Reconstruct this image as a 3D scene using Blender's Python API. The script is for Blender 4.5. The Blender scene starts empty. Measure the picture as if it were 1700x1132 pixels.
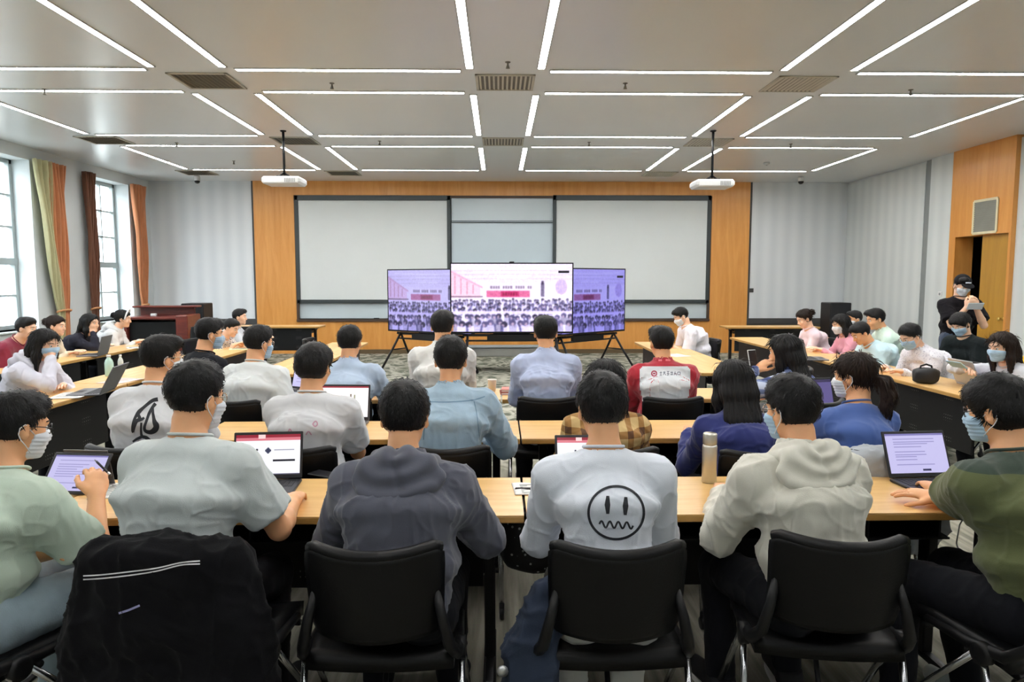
import bpy, math, random
import numpy as np
from mathutils import Vector, Matrix
from mathutils.bvhtree import BVHTree
random.seed(7); RNG = np.random.default_rng(7)
sc = bpy.context.scene
COL = sc.collection
PI = math.pi
R = math.radians
# ------------------------------------------------------------------ camera model of the photograph (1700 x 1132)
FPX, HZ, VX, CH = 1150.0, 463.0, 828.0, 1.62
TH = math.atan((566 - HZ) / FPX); PS = math.atan((850 - VX) / FPX * math.cos(TH))
cF = np.array([math.sin(PS) * math.cos(TH), math.cos(PS) * math.cos(TH), -math.sin(TH)])
cR = np.array([math.cos(PS), -math.sin(PS), 0.0]); cU = np.cross(cR, cF); cC = np.array([0, 0, CH])
def ray(px, py): return cF + cR * (px - 850) / FPX + cU * (566 - py) / FPX
def atz(px, py, z): r = ray(px, py); return cC + r * (z - CH) / r[2]
def aty(px, py, y): r = ray(px, py); return cC + r * y / r[1]
cam = bpy.data.cameras.new('camera'); camo = bpy.data.objects.new('camera', cam); COL.objects.link(camo)
camo.location = (0, 0, CH); camo.rotation_euler = (PI / 2 - TH, 0, -PS)
cam.sensor_width = 36; cam.lens = FPX / 1700 * 36; cam.clip_start = .05; cam.clip_end = 300
sc.camera = camo
# ------------------------------------------------------------------ tagging
def tag(o, label=None, cat=None, group=None, kind=None):
    if label: o['label'] = label
    if cat: o['category'] = cat
    if group: o['group'] = group
    if kind: o['kind'] = kind
    return o
def thing(name, label, cat, loc=(0, 0, 0), rz=0, group=None):
    o = bpy.data.objects.new(name, None); COL.objects.link(o); o.empty_display_size = .1
    o.location = loc; o.rotation_euler = (0, 0, rz)
    return tag(o, label, cat, group)
def link(name, me, m, parent=None):
    o = bpy.data.objects.new(name, me); COL.objects.link(o)
    if m is not None:
        for x in (m if isinstance(m, (list, tuple)) else [m]): me.materials.append(x)
    if parent is not None: o.parent = parent
    return o
# ------------------------------------------------------------------ mesh collector
class MB:
    def __init__(s): s.v = []; s.f = []; s.mi = []; s.smooth = []
    def add(s, v, f, mi=0, sm=False):
        n = len(s.v); s.v += [tuple(map(float, p)) for p in v]
        for q in f: s.f.append([i + n for i in q]); s.mi.append(mi); s.smooth.append(sm)
        return s
    def box(s, lo, hi, mi=0, bev=0.0, M=None):
        x0, y0, z0 = lo; x1, y1, z1 = hi
        b = min(bev, (x1 - x0) / 2.01, (y1 - y0) / 2.01, (z1 - z0) / 2.01)
        if b <= 0:
            v = [(x, y, z) for x in (x0, x1) for y in (y0, y1) for z in (z0, z1)]
            f = [(0, 1, 3, 2), (4, 6, 7, 5), (0, 4, 5, 1), (2, 3, 7, 6), (0, 2, 6, 4), (1, 5, 7, 3)]
        else:
            v = []; idx = {}
            for i, (x, sx) in enumerate(((x0, 1), (x1, -1))):
                for j, (y, sy) in enumerate(((y0, 1), (y1, -1))):
                    for k, (z, sz) in enumerate(((z0, 1), (z1, -1))):
                        idx[i, j, k, 0] = len(v); v.append((x, y + sy * b, z + sz * b))
                        idx[i, j, k, 1] = len(v); v.append((x + sx * b, y, z + sz * b))
                        idx[i, j, k, 2] = len(v); v.append((x + sx * b, y + sy * b, z))
            f = []
            for i in (0, 1):
                f.append([idx[i, 0, 0, 0], idx[i, 1, 0, 0], idx[i, 1, 1, 0], idx[i, 0, 1, 0]])
                f.append([idx[0, i, 0, 1], idx[1, i, 0, 1], idx[1, i, 1, 1], idx[0, i, 1, 1]])
                f.append([idx[0, 0, i, 2], idx[1, 0, i, 2], idx[1, 1, i, 2], idx[0, 1, i, 2]])
            for i in (0, 1):
                for j in (0, 1):
                    f.append([idx[i, j, 0, 0], idx[i, j, 1, 0], idx[i, j, 1, 1], idx[i, j, 0, 1]])
                    f.append([idx[i, 0, j, 0], idx[i, 1, j, 0], idx[i, 1, j, 2], idx[i, 0, j, 2]])
                    f.append([idx[0, i, j, 1], idx[1, i, j, 1], idx[1, i, j, 2], idx[0, i, j, 2]])
                    for k in (0, 1): f.append([idx[i, j, k, 0], idx[i, j, k, 1], idx[i, j, k, 2]])
        if M is not None: v = [M @ Vector(p) for p in v]
        return s.add(v, f, mi)
    def tube(s, pts, r, n=8, mi=0, caps=True, closed=False):
        pts = [Vector(p) for p in pts]; m = len(pts)
        rs = r if isinstance(r, (list, tuple)) else [r] * m
        v = []; prev = None
        for i, p in enumerate(pts):
            if closed: t = pts[(i + 1) % m] - pts[i - 1]
            else: t = (pts[min(i + 1, m - 1)] - pts[max(i - 1, 0)])
            t.normalize()
            if prev is None:
                a = Vector((0, 0, 1)) if abs(t.z) < .9 else Vector((1, 0, 0))
                u = t.cross(a).normalized()
            else: u = (prev - t * prev.dot(t)).normalized()
            prev = u; w = t.cross(u)
            for k in range(n):
                a = 2 * PI * k / n; v.append(p + (u * math.cos(a) + w * math.sin(a)) * rs[i])
        f = []
        for i in range(m if closed else m - 1):
            j = (i + 1) % m
            for k in range(n): f.append([i * n + k, i * n + (k + 1) % n, j * n + (k + 1) % n, j * n + k])
        if caps and not closed:
            f.append(list(range(n))[::-1]); f.append([(m - 1) * n + k for k in range(n)])
        return s.add(v, f, mi, True)
    def lathe(s, prof, c=(0, 0, 0), n=24, mi=0, axis='z'):
        v = []; f = []
        for (r, z) in prof:
            for k in range(n):
                a = 2 * PI * k / n; x, y = r * math.cos(a), r * math.sin(a)
                p = (x, y, z) if axis == 'z' else ((x, -z, y) if axis == 'y' else (z, x, y))
                v.append((p[0] + c[0], p[1] + c[1], p[2] + c[2]))
        for i in range(len(prof) - 1):
            for k in range(n): f.append([i * n + k, i * n + (k + 1) % n, (i + 1) * n + (k + 1) % n, (i + 1) * n + k])
        f.append(list(range(n))[::-1]); f.append([(len(prof) - 1) * n + k for k in range(n)])
        return s.add(v, f, mi, True)
    def sheet(s, P, th, mi=0):
        """P: grid [i][j] of points -> closed slab of thickness th (offset along normals)."""
        P = np.array(P, float); nu, nv = P.shape[:2]
        du = np.gradient(P, axis=0); dv = np.gradient(P, axis=1); N = np.cross(du, dv)
        N /= np.linalg.norm(N, axis=2, keepdims=True) + 1e-12
        A = P + N * th / 2; B = P - N * th / 2
        v = list(A.reshape(-1, 3)) + list(B.reshape(-1, 3)); n = nu * nv; f = []
        q = lambda i, j: i * nv + j
        for i in range(nu - 1):
            for j in range(nv - 1):
                f.append([q(i, j), q(i + 1, j), q(i + 1, j + 1), q(i, j + 1)])
                f.append([n + q(i, j), n + q(i, j + 1), n + q(i + 1, j + 1), n + q(i + 1, j)])
        for i in range(nu - 1):
            f.append([q(i, 0), n + q(i, 0), n + q(i + 1, 0), q(i + 1, 0)])
            f.append([q(i, nv - 1), q(i + 1, nv - 1), n + q(i + 1, nv - 1), n + q(i, nv - 1)])
        for j in range(nv - 1):
            f.append([q(0, j), q(0, j + 1), n + q(0, j + 1), n + q(0, j)])
            f.append([q(nu - 1, j), n + q(nu - 1, j), n + q(nu - 1, j + 1), q(nu - 1, j + 1)])
        return s.add(v, f, mi, True)
    def mesh(s, name):
        me = bpy.data.meshes.new(name); me.from_pydata(s.v, [], s.f)
        me.polygons.foreach_set('material_index', s.mi); me.polygons.foreach_set('use_smooth', s.smooth)
        me.validate(); me.update(); return me
    def build(s, name, m, parent=None): return link(name, s.mesh(name), m, parent)
def autosmooth(o, a=40):
    o.data.polygons.foreach_set('use_smooth', [True] * len(o.data.polygons))
    try: o.data.set_sharp_from_angle(angle=R(a))
    except Exception: pass
    return o
# ------------------------------------------------------------------ materials
def nt(m): return m.node_tree.nodes, m.node_tree.links
def mat(name, col, rough=.6, metal=0., var=.06, vs=6., bump=0., bs=300., spec=.5, emit=None, sheen=0., stretch=None, coat=0.):
    m = bpy.data.materials.new(name); m.use_nodes = True; N, L = nt(m); b = N['Principled BSDF']
    b.inputs['Roughness'].default_value = rough; b.inputs['Metallic'].default_value = metal
    b.inputs['Specular IOR Level'].default_value = spec
    if sheen: b.inputs['Sheen Weight'].default_value = sheen
    if coat: b.inputs['Coat Weight'].default_value = coat; b.inputs['Coat Roughness'].default_value = .15
    tc = N.new('ShaderNodeTexCoord'); co = tc.outputs['Object']
    if stretch:
        mp = N.new('ShaderNodeMapping'); mp.inputs['Scale'].default_value = stretch
        L.new(co, mp.inputs['Vector']); co = mp.outputs['Vector']
    n = N.new('ShaderNodeTexNoise'); n.inputs['Scale'].default_value = vs; n.inputs['Detail'].default_value = 4
    L.new(co, n.inputs['Vector'])
    r = N.new('ShaderNodeMapRange'); r.inputs['From Min'].default_value = .25; r.inputs['From Max'].default_value = .75
    r.inputs['To Min'].default_value = 1 - var; r.inputs['To Max'].default_value = 1 + var
    L.new(n.outputs['Fac'], r.inputs['Value'])
    mx = N.new('ShaderNodeVectorMath'); mx.operation = 'SCALE'; mx.inputs[0].default_value = col[:3]
    L.new(r.outputs['Result'], mx.inputs['Scale']); L.new(mx.outputs['Vector'], b.inputs['Base Color'])
    if bump:
        n2 = N.new('ShaderNodeTexNoise'); n2.inputs['Scale'].default_value = bs; n2.inputs['Detail'].default_value = 2
        L.new(co, n2.inputs['Vector'])
        bp = N.new('ShaderNodeBump'); bp.inputs['Strength'].default_value = bump; bp.inputs['Distance'].default_value = .002
        L.new(n2.outputs['Fac'], bp.inputs['Height']); L.new(bp.outputs['Normal'], b.inputs['Normal'])
    if emit:
        b.inputs['Emission Color'].default_value = (*col[:3], 1); b.inputs['Emission Strength'].default_value = emit
    return m
def srgb(r, g, b):
    f = lambda c: (c / 255 / 12.92) if c / 255 <= .04045 else ((c / 255 + .055) / 1.055) ** 2.4
    return (f(r), f(g), f(b))
def wood(name, c1, c2, axis=0, rough=.35, scale=5., coat=.2):
    m = bpy.data.materials.new(name); m.use_nodes = True; N, L = nt(m); b = N['Principled BSDF']
    b.inputs['Roughness'].default_value = rough; b.inputs['Coat Weight'].default_value = coat; b.inputs['Coat Roughness'].default_value = .2
    tc = N.new('ShaderNodeTexCoord'); mp = N.new('ShaderNodeMapping')
    s = [scale * 3] * 3; s[axis] = scale * .25; mp.inputs['Scale'].default_value = s
    L.new(tc.outputs['Object'], mp.inputs['Vector'])
    n = N.new('ShaderNodeTexNoise'); n.inputs['Scale'].default_value = 1.; n.inputs['Detail'].default_value = 8; n.inputs['Distortion'].default_value = 1.2
    L.new(mp.outputs['Vector'], n.inputs['Vector'])
    n2 = N.new('ShaderNodeTexNoise'); n2.inputs['Scale'].default_value = 14.; n2.inputs['Detail'].default_value = 3
    L.new(mp.outputs['Vector'], n2.inputs['Vector'])
    ad = N.new('ShaderNodeMath'); ad.operation = 'MULTIPLY_ADD'; ad.inputs[1].default_value = .35
    L.new(n2.outputs['Fac'], ad.inputs[0]); L.new(n.outputs['Fac'], ad.inputs[2])
    cr = N.new('ShaderNodeValToRGB'); cr.color_ramp.elements[0].position = .45; cr.color_ramp.elements[1].position = .9
    cr.color_ramp.elements[0].color = (*c2, 1); cr.color_ramp.elements[1].color = (*c1, 1)
    L.new(ad.outputs[0], cr.inputs['Fac']); L.new(cr.outputs['Color'], b.inputs['Base Color'])
    return m
def emis(name, col, s):
    m = bpy.data.materials.new(name); m.use_nodes = True; N, L = nt(m); b = N['Principled BSDF']
    b.inputs['Base Color'].default_value = (.8, .8, .8, 1); b.inputs['Emission Color'].default_value = (*col, 1); b.inputs['Emission Strength'].default_value = s
    n = N.new('ShaderNodeTexNoise'); n.inputs['Scale'].default_value = 3; return m
def screen_mat(name, s):
    m = bpy.data.materials.new(name); m.use_nodes = True; N, L = nt(m); b = N['Principled BSDF']
    a = N.new('ShaderNodeAttribute'); a.attribute_name = 'Col'
    b.inputs['Base Color'].default_value = (.01, .01, .01, 1); b.inputs['Roughness'].default_value = .25
    L.new(a.outputs['Color'], b.inputs['Emission Color']); b.inputs['Emission Strength'].default_value = s
    return m
def stripes(name, c1, c2, freq, axis, rough=.7, noise=.05, thin=.5):
    m = bpy.data.materials.new(name); m.use_nodes = True; N, L = nt(m); b = N['Principled BSDF']; b.inputs['Roughness'].default_value = rough
    tc = N.new('ShaderNodeTexCoord'); sp = N.new('ShaderNodeSeparateXYZ'); L.new(tc.outputs['Object'], sp.inputs[0])
    mu = N.new('ShaderNodeMath'); mu.operation = 'MULTIPLY'; mu.inputs[1].default_value = freq * 2 * PI; L.new(sp.outputs[axis], mu.inputs[0])
    si = N.new('ShaderNodeMath'); si.operation = 'SINE'; L.new(mu.outputs[0], si.inputs[0])
    n = N.new('ShaderNodeTexNoise'); n.inputs['Scale'].default_value = 2.; n.inputs['Detail'].default_value = 5; L.new(tc.outputs['Object'], n.inputs['Vector'])
    ad = N.new('ShaderNodeMath'); ad.operation = 'MULTIPLY_ADD'; ad.inputs[1].default_value = noise * 10; L.new(n.outputs['Fac'], ad.inputs[0]); L.new(si.outputs[0], ad.inputs[2])
    cr = N.new('ShaderNodeValToRGB'); cr.color_ramp.elements[0].color = (*c1, 1); cr.color_ramp.elements[1].color = (*c2, 1)
    mr = N.new('ShaderNodeMapRange'); mr.inputs['From Min'].default_value = -1; mr.inputs['From Max'].default_value = 1.3
    L.new(ad.outputs[0], mr.inputs['Value']); L.new(mr.outputs[0], cr.inputs['Fac']); L.new(cr.outputs['Color'], b.inputs['Base Color'])
    bp = N.new('ShaderNodeBump'); bp.inputs['Strength'].default_value = .10; bp.inputs['Distance'].default_value = .006
    L.new(si.outputs[0], bp.inputs['Height']); L.new(bp.outputs['Normal'], b.inputs['Normal'])
    return m
M = {}
M['black_plastic'] = mat('black_plastic', (.006, .006, .007), .45, spec=.35)
M['black_leather'] = mat('black_leather', (.003, .003, .0035), .42, bump=.25, bs=160., spec=.26)
M['black_metal'] = mat('black_metal', (.005, .005, .006), .42, .1, spec=.35)
M['chrome'] = mat('chrome', (.55, .56, .58), .22, 1., var=.03)
M['alu'] = mat('brushed_aluminium', (.62, .63, .65), .35, .9, var=.03)
M['white_plastic'] = mat('white_plastic', (.72, .73, .73), .4, var=.03)
M['table_wood'] = wood('table_wood', srgb(232, 190, 124), srgb(214, 166, 98), 0)
M['table_wood_y'] = wood('table_wood_along', srgb(232, 190, 124), srgb(214, 166, 98), 1)
M['edge_wood'] = wood('edge_wood', srgb(196, 152, 86), srgb(170, 126, 62), 0)
M['orange_wood'] = wood('orange_veneer', srgb(225, 161, 86), srgb(209, 141, 64), 2, .4, 2.2)
M['door_wood'] = wood('door_veneer', srgb(186, 140, 52), srgb(166, 120, 40), 2, .4, 2.2)
M['lectern_wood'] = wood('mahogany', srgb(120, 48, 34), srgb(86, 30, 24), 0, .35, 4.)
def panel_mat():
    m = mat('perforated_black_steel', (.005, .005, .006), .45, .0, spec=.3)
    N, L = nt(m); b = N['Principled BSDF']
    tc = N.new('ShaderNodeTexCoord'); sp = N.new('ShaderNodeSeparateXYZ'); L.new(tc.outputs['Object'], sp.inputs[0])
    def M1(op, a, bb=None, c=None):
        n = N.new('ShaderNodeMath'); n.operation = op
        for i, x in enumerate((a, bb, c)):
            if x is None: continue
            if isinstance(x, (int, float)): n.inputs[i].default_value = x
            else: L.new(x, n.inputs[i])
        return n.outputs[0]
    px = sp.outputs[0]; pz = sp.outputs[2]
    fx = M1('SUBTRACT', M1('PINGPONG', px, .0125), .00625 * 0); fz = M1('PINGPONG', pz, .0125)
    d = M1('SQRT', M1('ADD', M1('MULTIPLY', fx, fx), M1('MULTIPLY', fz, fz)))
    dot = M1('LESS_THAN', d, .0042)
    gx = M1('LESS_THAN', M1('PINGPONG', px, .225), .05); gz = M1('LESS_THAN', M1('PINGPONG', M1('SUBTRACT', pz, .02), .085), .028)
    k = M1('MULTIPLY', dot, M1('MULTIPLY', gx, gz))
    mx = N.new('ShaderNodeMix'); mx.data_type = 'RGBA'
    L.new(k, mx.inputs[0]); mx.inputs[6].default_value = (.005, .005, .006, 1); mx.inputs[7].default_value = (.18, .18, .17, 1)
    L.new(mx.outputs[2], b.inputs['Base Color']); return m
M['panel'] = panel_mat()
# ------------------------------------------------------------------ coloured grid (screens)
def grid_picture(name, fn, nu, nv, w, h, m, parent=None):
    """flat screen in local x (width) / z (height), facing -Y, one flat colour per cell."""
    xs = np.linspace(-w / 2, w / 2, nu + 1); zs = np.linspace(0, h, nv + 1)
    V = np.zeros((nv + 1, nu + 1, 3)); V[:, :, 0] = xs[None]; V[:, :, 2] = zs[:, None]
    i = np.arange(nv * (nu + 1)).reshape(nv, nu + 1)[:, :-1].ravel()
    F = np.stack([i, i + 1, i + nu + 2, i + nu + 1], 1)
    me = np_mesh(name, V.reshape(-1, 3), F, False)
    u = (np.arange(nu) + .5) / nu; v = (np.arange(nv) + .5) / nv
    U, Vv = np.meshgrid(u, v); C = fn(U, Vv)
    a = me.color_attributes.new('Col', 'FLOAT_COLOR', 'CORNER')
    C4 = np.ones((nu * nv, 4, 4), np.float32); C4[:, :, :3] = C.reshape(-1, 1, 3)
    a.data.foreach_set('color', C4.ravel())
    return link(name, me, m, parent)
def np_mesh(name, V, F, smooth=True):
    me = bpy.data.meshes.new(name); V = np.ascontiguousarray(V, np.float32); F = np.ascontiguousarray(F, np.int32)
    me.vertices.add(len(V)); me.vertices.foreach_set('co', V.ravel())
    k = F.shape[1]; me.loops.add(F.size); me.loops.foreach_set('vertex_index', F.ravel())
    me.polygons.add(len(F)); me.polygons.foreach_set('loop_start', np.arange(0, F.size, k, dtype=np.int32))
    me.polygons.foreach_set('loop_total', np.full(len(F), k, np.int32))
    me.polygons.foreach_set('use_smooth', np.full(len(F), smooth, bool))
    me.update(calc_edges=True); return me
# ================================================================== THE ROOM
XL, XR, YB, YN, H = -7.45, 7.6, 15.1, -2.6, 3.7
XM = .07
def S(name, mb, m, lab=None):
    o = mb.build(name, m); o['kind'] = 'structure'
    return o
def carpet():
    m = bpy.data.materials.new('carpet'); m.use_nodes = True; N, L = nt(m); b = N['Principled BSDF']; b.inputs['Roughness'].default_value = .95; b.inputs['Specular IOR Level'].default_value = .1
    tc = N.new('ShaderNodeTexCoord')
    mp = N.new('ShaderNodeMapping'); mp.inputs['Scale'].default_value = (9, .55, 1); L.new(tc.outputs['Object'], mp.inputs['Vector'])
    n = N.new('ShaderNodeTexNoise'); n.inputs['Scale'].default_value = 2.2; n.inputs['Detail'].default_value = 5; L.new(mp.outputs[0], n.inputs['Vector'])
    mp2 = N.new('ShaderNodeMapping'); mp2.inputs['Scale'].default_value = (1, .8, 1); L.new(tc.outputs['Object'], mp2.inputs['Vector'])
    w = N.new('ShaderNodeTexNoise'); w.inputs['Scale'].default_value = 3.2; w.inputs['Detail'].default_value = 3; w.inputs['Distortion'].default_value = 2.2; L.new(mp2.outputs[0], w.inputs['Vector'])
    cr = N.new('ShaderNodeValToRGB'); e = cr.color_ramp.elements; e[0].position = .36; e[0].color = (*srgb(120, 118, 106), 1); e[1].position = .64; e[1].color = (*srgb(172, 168, 152), 1)
    L.new(n.outputs['Fac'], cr.inputs['Fac'])
    c2 = N.new('ShaderNodeValToRGB'); e = c2.color_ramp.elements; e[0].position = .42; e[0].color = (*srgb(98, 102, 88), 1); e[1].position = .56; e[1].color = (*srgb(178, 176, 162), 1)
    L.new(w.outputs['Fac'], c2.inputs['Fac'])
    sp = N.new('ShaderNodeSeparateXYZ'); L.new(tc.outputs['Object'], sp.inputs[0])
    mr = N.new('ShaderNodeMapRange'); mr.inputs['From Min'].default_value = 5.6; mr.inputs['From Max'].default_value = 6.2; L.new(sp.outputs[1], mr.inputs['Value'])
    mx = N.new('ShaderNodeMix'); mx.data_type = 'RGBA'; L.new(mr.outputs[0], mx.inputs[0]); L.new(cr.outputs[0], mx.inputs[6]); L.new(c2.outputs[0], mx.inputs[7])
    f = N.new('ShaderNodeTexNoise'); f.inputs['Scale'].default_value = 220; L.new(tc.outputs['Object'], f.inputs['Vector'])
    mm = N.new('ShaderNodeMix'); mm.data_type = 'RGBA'; mm.blend_type = 'MULTIPLY'; mm.inputs[0].default_value = .35
    L.new(mx.outputs[2], mm.inputs[6]); L.new(f.outputs['Color'], mm.inputs[7]); L.new(mm.outputs[2], b.inputs['Base Color'])
    bp = N.new('ShaderNodeBump'); bp.inputs['Strength'].default_value = .5; bp.inputs['Distance'].default_value = .004
    L.new(f.outputs['Fac'], bp.inputs['Height']); L.new(bp.outputs['Normal'], b.inputs['Normal'])
    return m
S('floor', MB().box((XL - .5, YN - .2, -.1), (XR + .9, YB + .3, 0)), carpet())
def ceil_mat():
    m = mat('ceiling_metal_panel', srgb(224, 227, 228), .3, .0, var=.03, vs=1.2, spec=.6, stretch=(1, .3, 1)); N, L = nt(m)
    b = N['Principled BSDF']
    tc = N.new('ShaderNodeTexCoord'); mp = N.new('ShaderNodeMapping'); mp.inputs['Scale'].default_value = (40, 1.5, 1); L.new(tc.outputs['Object'], mp.inputs[0])
    n = N.new('ShaderNodeTexNoise'); n.inputs['Scale'].default_value = 4; L.new(mp.outputs[0], n.inputs['Vector'])
    bp = N.new('ShaderNodeBump'); bp.inputs['Strength'].default_value = .06; bp.inputs['Distance'].default_value = .002; L.new(n.outputs['Fac'], bp.inputs['Height']); L.new(bp.outputs['Normal'], b.inputs['Normal'])
    return m
S('ceiling', MB().box((XL - .5, YN - .2, H), (XR + .9, YB + .3, H + .15)), ceil_mat())
M['wall_paint'] = mat('wall_paint', srgb(206, 212, 213), .8, var=.02, vs=2)
M['wall_fabric'] = stripes('wall_fabric', srgb(214, 219, 223), srgb(225, 229, 232), 3.3, 0, .85, .06)
M['wall_fabric_y'] = stripes('wall_fabric_side', srgb(202, 208, 208), srgb(213, 218, 217), 3.3, 1, .85, .06)
M['trim_dark'] = mat('dark_trim', srgb(66, 66, 66), .5)
M['trim_grey'] = mat('grey_trim', srgb(134, 140, 140), .6)
M['frame_grey'] = mat('window_frame_paint', srgb(160, 170, 170), .45, var=.02)
M['reveal'] = mat('reveal_paint', srgb(206, 214, 214), .8, var=.02)
# left wall with window openings
WINS = [(1, 9.95, 11.35), (2, 13.05, 14.3), (3, 6.9, 8.3), (4, 3.85, 5.25)]
Z0, Z1, DP = .82, 3.5, .38
mb = MB(); ys = YN
for n, a, b_ in sorted(WINS, key=lambda t: t[1]):
    mb.box((XL - DP, ys, 0), (XL, a, H)); mb.box((XL - DP, a, 0), (XL, b_, Z0)); mb.box((XL - DP, a, Z1), (XL, b_, H)); ys = b_
mb.box((XL - DP, ys, 0), (XL, YB + .3, H))
S('wall_left', mb, M['wall_paint'])
def glass_mat():
    m = bpy.data.materials.new('window_glass'); m.use_nodes = True; N, L = nt(m); N.remove(N['Principled BSDF'])
    t = N.new('ShaderNodeBsdfTransparent'); t.inputs[0].default_value = (.93, .96, .97, 1); g = N.new('ShaderNodeBsdfGlossy'); g.inputs['Roughness'].default_value = .03
    mx = N.new('ShaderNodeMixShader'); mx.inputs[0].default_value = .06; L.new(t.outputs[0], mx.inputs[1]); L.new(g.outputs[0], mx.inputs[2]); L.new(mx.outputs[0], N['Material Output'].inputs[0])
    n = N.new('ShaderNodeTexNoise'); return m
M['glass'] = glass_mat()
for n, a, b_ in WINS:
    w = thing('window_%d' % n, {1: 'tall window nearer the camera in a deep reveal of the left wall', 2: 'tall window near the front corner of the left wall', 3: 'tall window of the left wall beside the second row', 4: 'tall window of the left wall beside the nearest row'}[n], 'window', (XL - DP + .06, (a + b_) / 2, Z0)); w['kind'] = 'structure'
    hw = (b_ - a) / 2; hh = Z1 - Z0; f = MB()
    for s in (-1, 1): f.box((-.04, s * hw - .035 - .035 * s, 0), (.04, s * hw + .035 - .035 * s, hh), bev=.006)
    f.box((-.04, -hw, 0), (.04, hw, .07), bev=.006); f.box((-.04, -hw, hh - .07), (.04, hw, hh), bev=.006)
    f.box((-.045, -hw, 1.02), (.05, hw, 1.13), bev=.006)
    for z in (1.62, 2.12): f.box((-.02, -hw, z - .015), (.03, hw, z + .015))
    f.box((-.03, -.025, 0), (.035, .025, 1.05)); f.box((-.03, .12, 1.13), (.03, .15, hh))
    f.box((-.02, -hw, .52), (.03, hw, .55))
    f.build('window_frame', M['frame_grey'], w)
    MB().box((-.006, -hw + .03, .03), (.006, hw - .03, hh - .03)).build('glass_pane', M['glass'], w)
    MB().box((-.05, -hw - .0, -.03), (DP - .0, hw + .0, .0), bev=.008).build('window_sill', M['reveal'], w)
# front wall
def PX(px, py, y=YB): p = aty(px, py, y); return p[0], p[2]
mb = MB(); mb.box((XL - .4, YB + .1, 0), (XR + .8, YB + .3, H)); S('wall_front', mb, M['wall_paint'])
wx0, wx1 = PX(423, 400)[0], PX(1243, 400)[0]
bx0, bx1 = PX(490, 400)[0], PX(1180, 400)[0]; bz0, bz1 = PX(830, 531)[1], PX(830, 325)[1]
mb = MB()
mb.box((wx0, YB - .02, 0), (bx0, YB + .1, H)); mb.box((bx1, YB - .02, 0), (wx1, YB + .1, H))
mb.box((bx0, YB - .02, bz1), (bx1, YB + .1, H)); mb.box((bx0, YB - .02, 0), (bx1, YB + .1, bz0))
S('trim_1', mb, M['orange_wood'])                                   # orange veneer surround of the boards
mb = MB(); e = .03
mb.box((bx0, YB - .03, bz0), (bx0 + .05, YB + .1, bz1)); mb.box((bx1 - .05, YB - .03, bz0), (bx1, YB + .1, bz1)); mb.box((bx0, YB - .03, bz1 - .05), (bx1, YB + .1, bz1)); mb.box((bx0, YB - .06, bz0 - .03), (bx1, YB + .1, bz0 + .02))
S('trim_2', mb, mat('dark_brown_trim', srgb(70, 52, 40), .5))
mb = MB(); mb.box((XL, YB + .02, .76), (wx0, YB + .1, H)); mb.box((wx1, YB + .02, .76), (XR, YB + .1, H)); S('trim_3', mb, M['wall_fabric'])
mb = MB(); mb.box((XL, YB - .03, .64), (wx0, YB + .1, .76)); mb.box((wx1, YB - .03, .64), (XR, YB + .1, .76)); mb.box((wx0 - .04, YB - .01, .76), (wx0, YB + .1, H)); mb.box((wx1, YB - .0, .76), (wx1 + .05, YB + .1, H)); S('trim_4', mb, M['trim_dark'])
mb = MB(); mb.box((XL, YB + .0, 0), (wx0, YB + .1, .64)); mb.box((wx1, YB + .0, 0), (XR, YB + .1, .64)); S('trim_5', mb, mat('dark_dado', srgb(92, 84, 74), .6))
MB().box((bx0, YB - .06, 0), (bx1, YB - .02, .09)).build('baseboard_front', mat('dark_skirting', srgb(96, 80, 56), .5))['kind'] = 'structure'
# right wall with doorway
yA, yB_ = 10.1, 11.5                                                 # orange section
dY0, dY1, dZ = 10.15, 11.36, 2.32
mb = MB()
mb.box((XR, YN, 0), (XR + .2, dY0, H)); mb.box((XR, dY0, dZ), (XR + .2, dY1, H)); mb.box((XR, dY1, 0), (XR + .2, YB + .3, H)); S('wall_right', mb, M['wall_paint'])
mb = MB(); mb.box((XR - .03, 12.35, .1), (XR, YB, H - .04)); mb.box((XR - .09, yB_, .1), (XR, 12.1, H)); mb.box((XR - .03, YN, .1), (XR, yA, H - .04)); S('trim_6', mb, M['wall_fabric_y'])
mb = MB(); mb.box((XR - .02, 12.1, 0), (XR + .0, 12.35, H)); S('trim_7', mb, M['trim_grey'])
mb = MB(); mb.box((XR - .10, dY1, 0), (XR, yB_, H)); mb.box((XR - .10, yA, 0), (XR, dY0, H)); mb.box((XR - .10, dY0, dZ), (XR, dY1, H)); mb.box((XR - .10, dY1 - .02, 0), (XR + .2, dY1, dZ)); mb.box((XR - .10, dY0, dZ - .02), (XR + .2, dY1, dZ)); S('trim_8', mb, M['orange_wood'])
MB().box((XR - .1, 12.35, 0), (XR - .03, YB, .1)).build('baseboard_right', M['trim_dark'])['kind'] = 'structure'
# corridor behind the doorway
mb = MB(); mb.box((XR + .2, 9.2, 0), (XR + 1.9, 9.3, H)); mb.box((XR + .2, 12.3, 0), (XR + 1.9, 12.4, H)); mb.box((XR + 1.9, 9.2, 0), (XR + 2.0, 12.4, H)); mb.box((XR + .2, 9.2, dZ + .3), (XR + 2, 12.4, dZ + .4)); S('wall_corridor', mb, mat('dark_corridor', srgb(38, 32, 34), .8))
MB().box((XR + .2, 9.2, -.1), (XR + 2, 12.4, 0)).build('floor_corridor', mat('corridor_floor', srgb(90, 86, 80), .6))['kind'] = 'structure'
d = thing('door_1', 'yellowish wooden door leaf standing in the doorway of the right wall', 'door', (XR + .0, dY0 + .005, 0)); d['kind'] = 'structure'
MB().box((-.02, 0, .01), (.03, .66, dZ - .02), bev=.004).build('door_leaf', M['door_wood'], d)
hb = MB(); hb.lathe([(.022, 0), (.03, .005), (.03, .012), (.012, .016), (.012, .05), (.024, .06), (.028, .075), (.02, .085)], (0, 0, 0), 16, axis='x')
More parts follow.
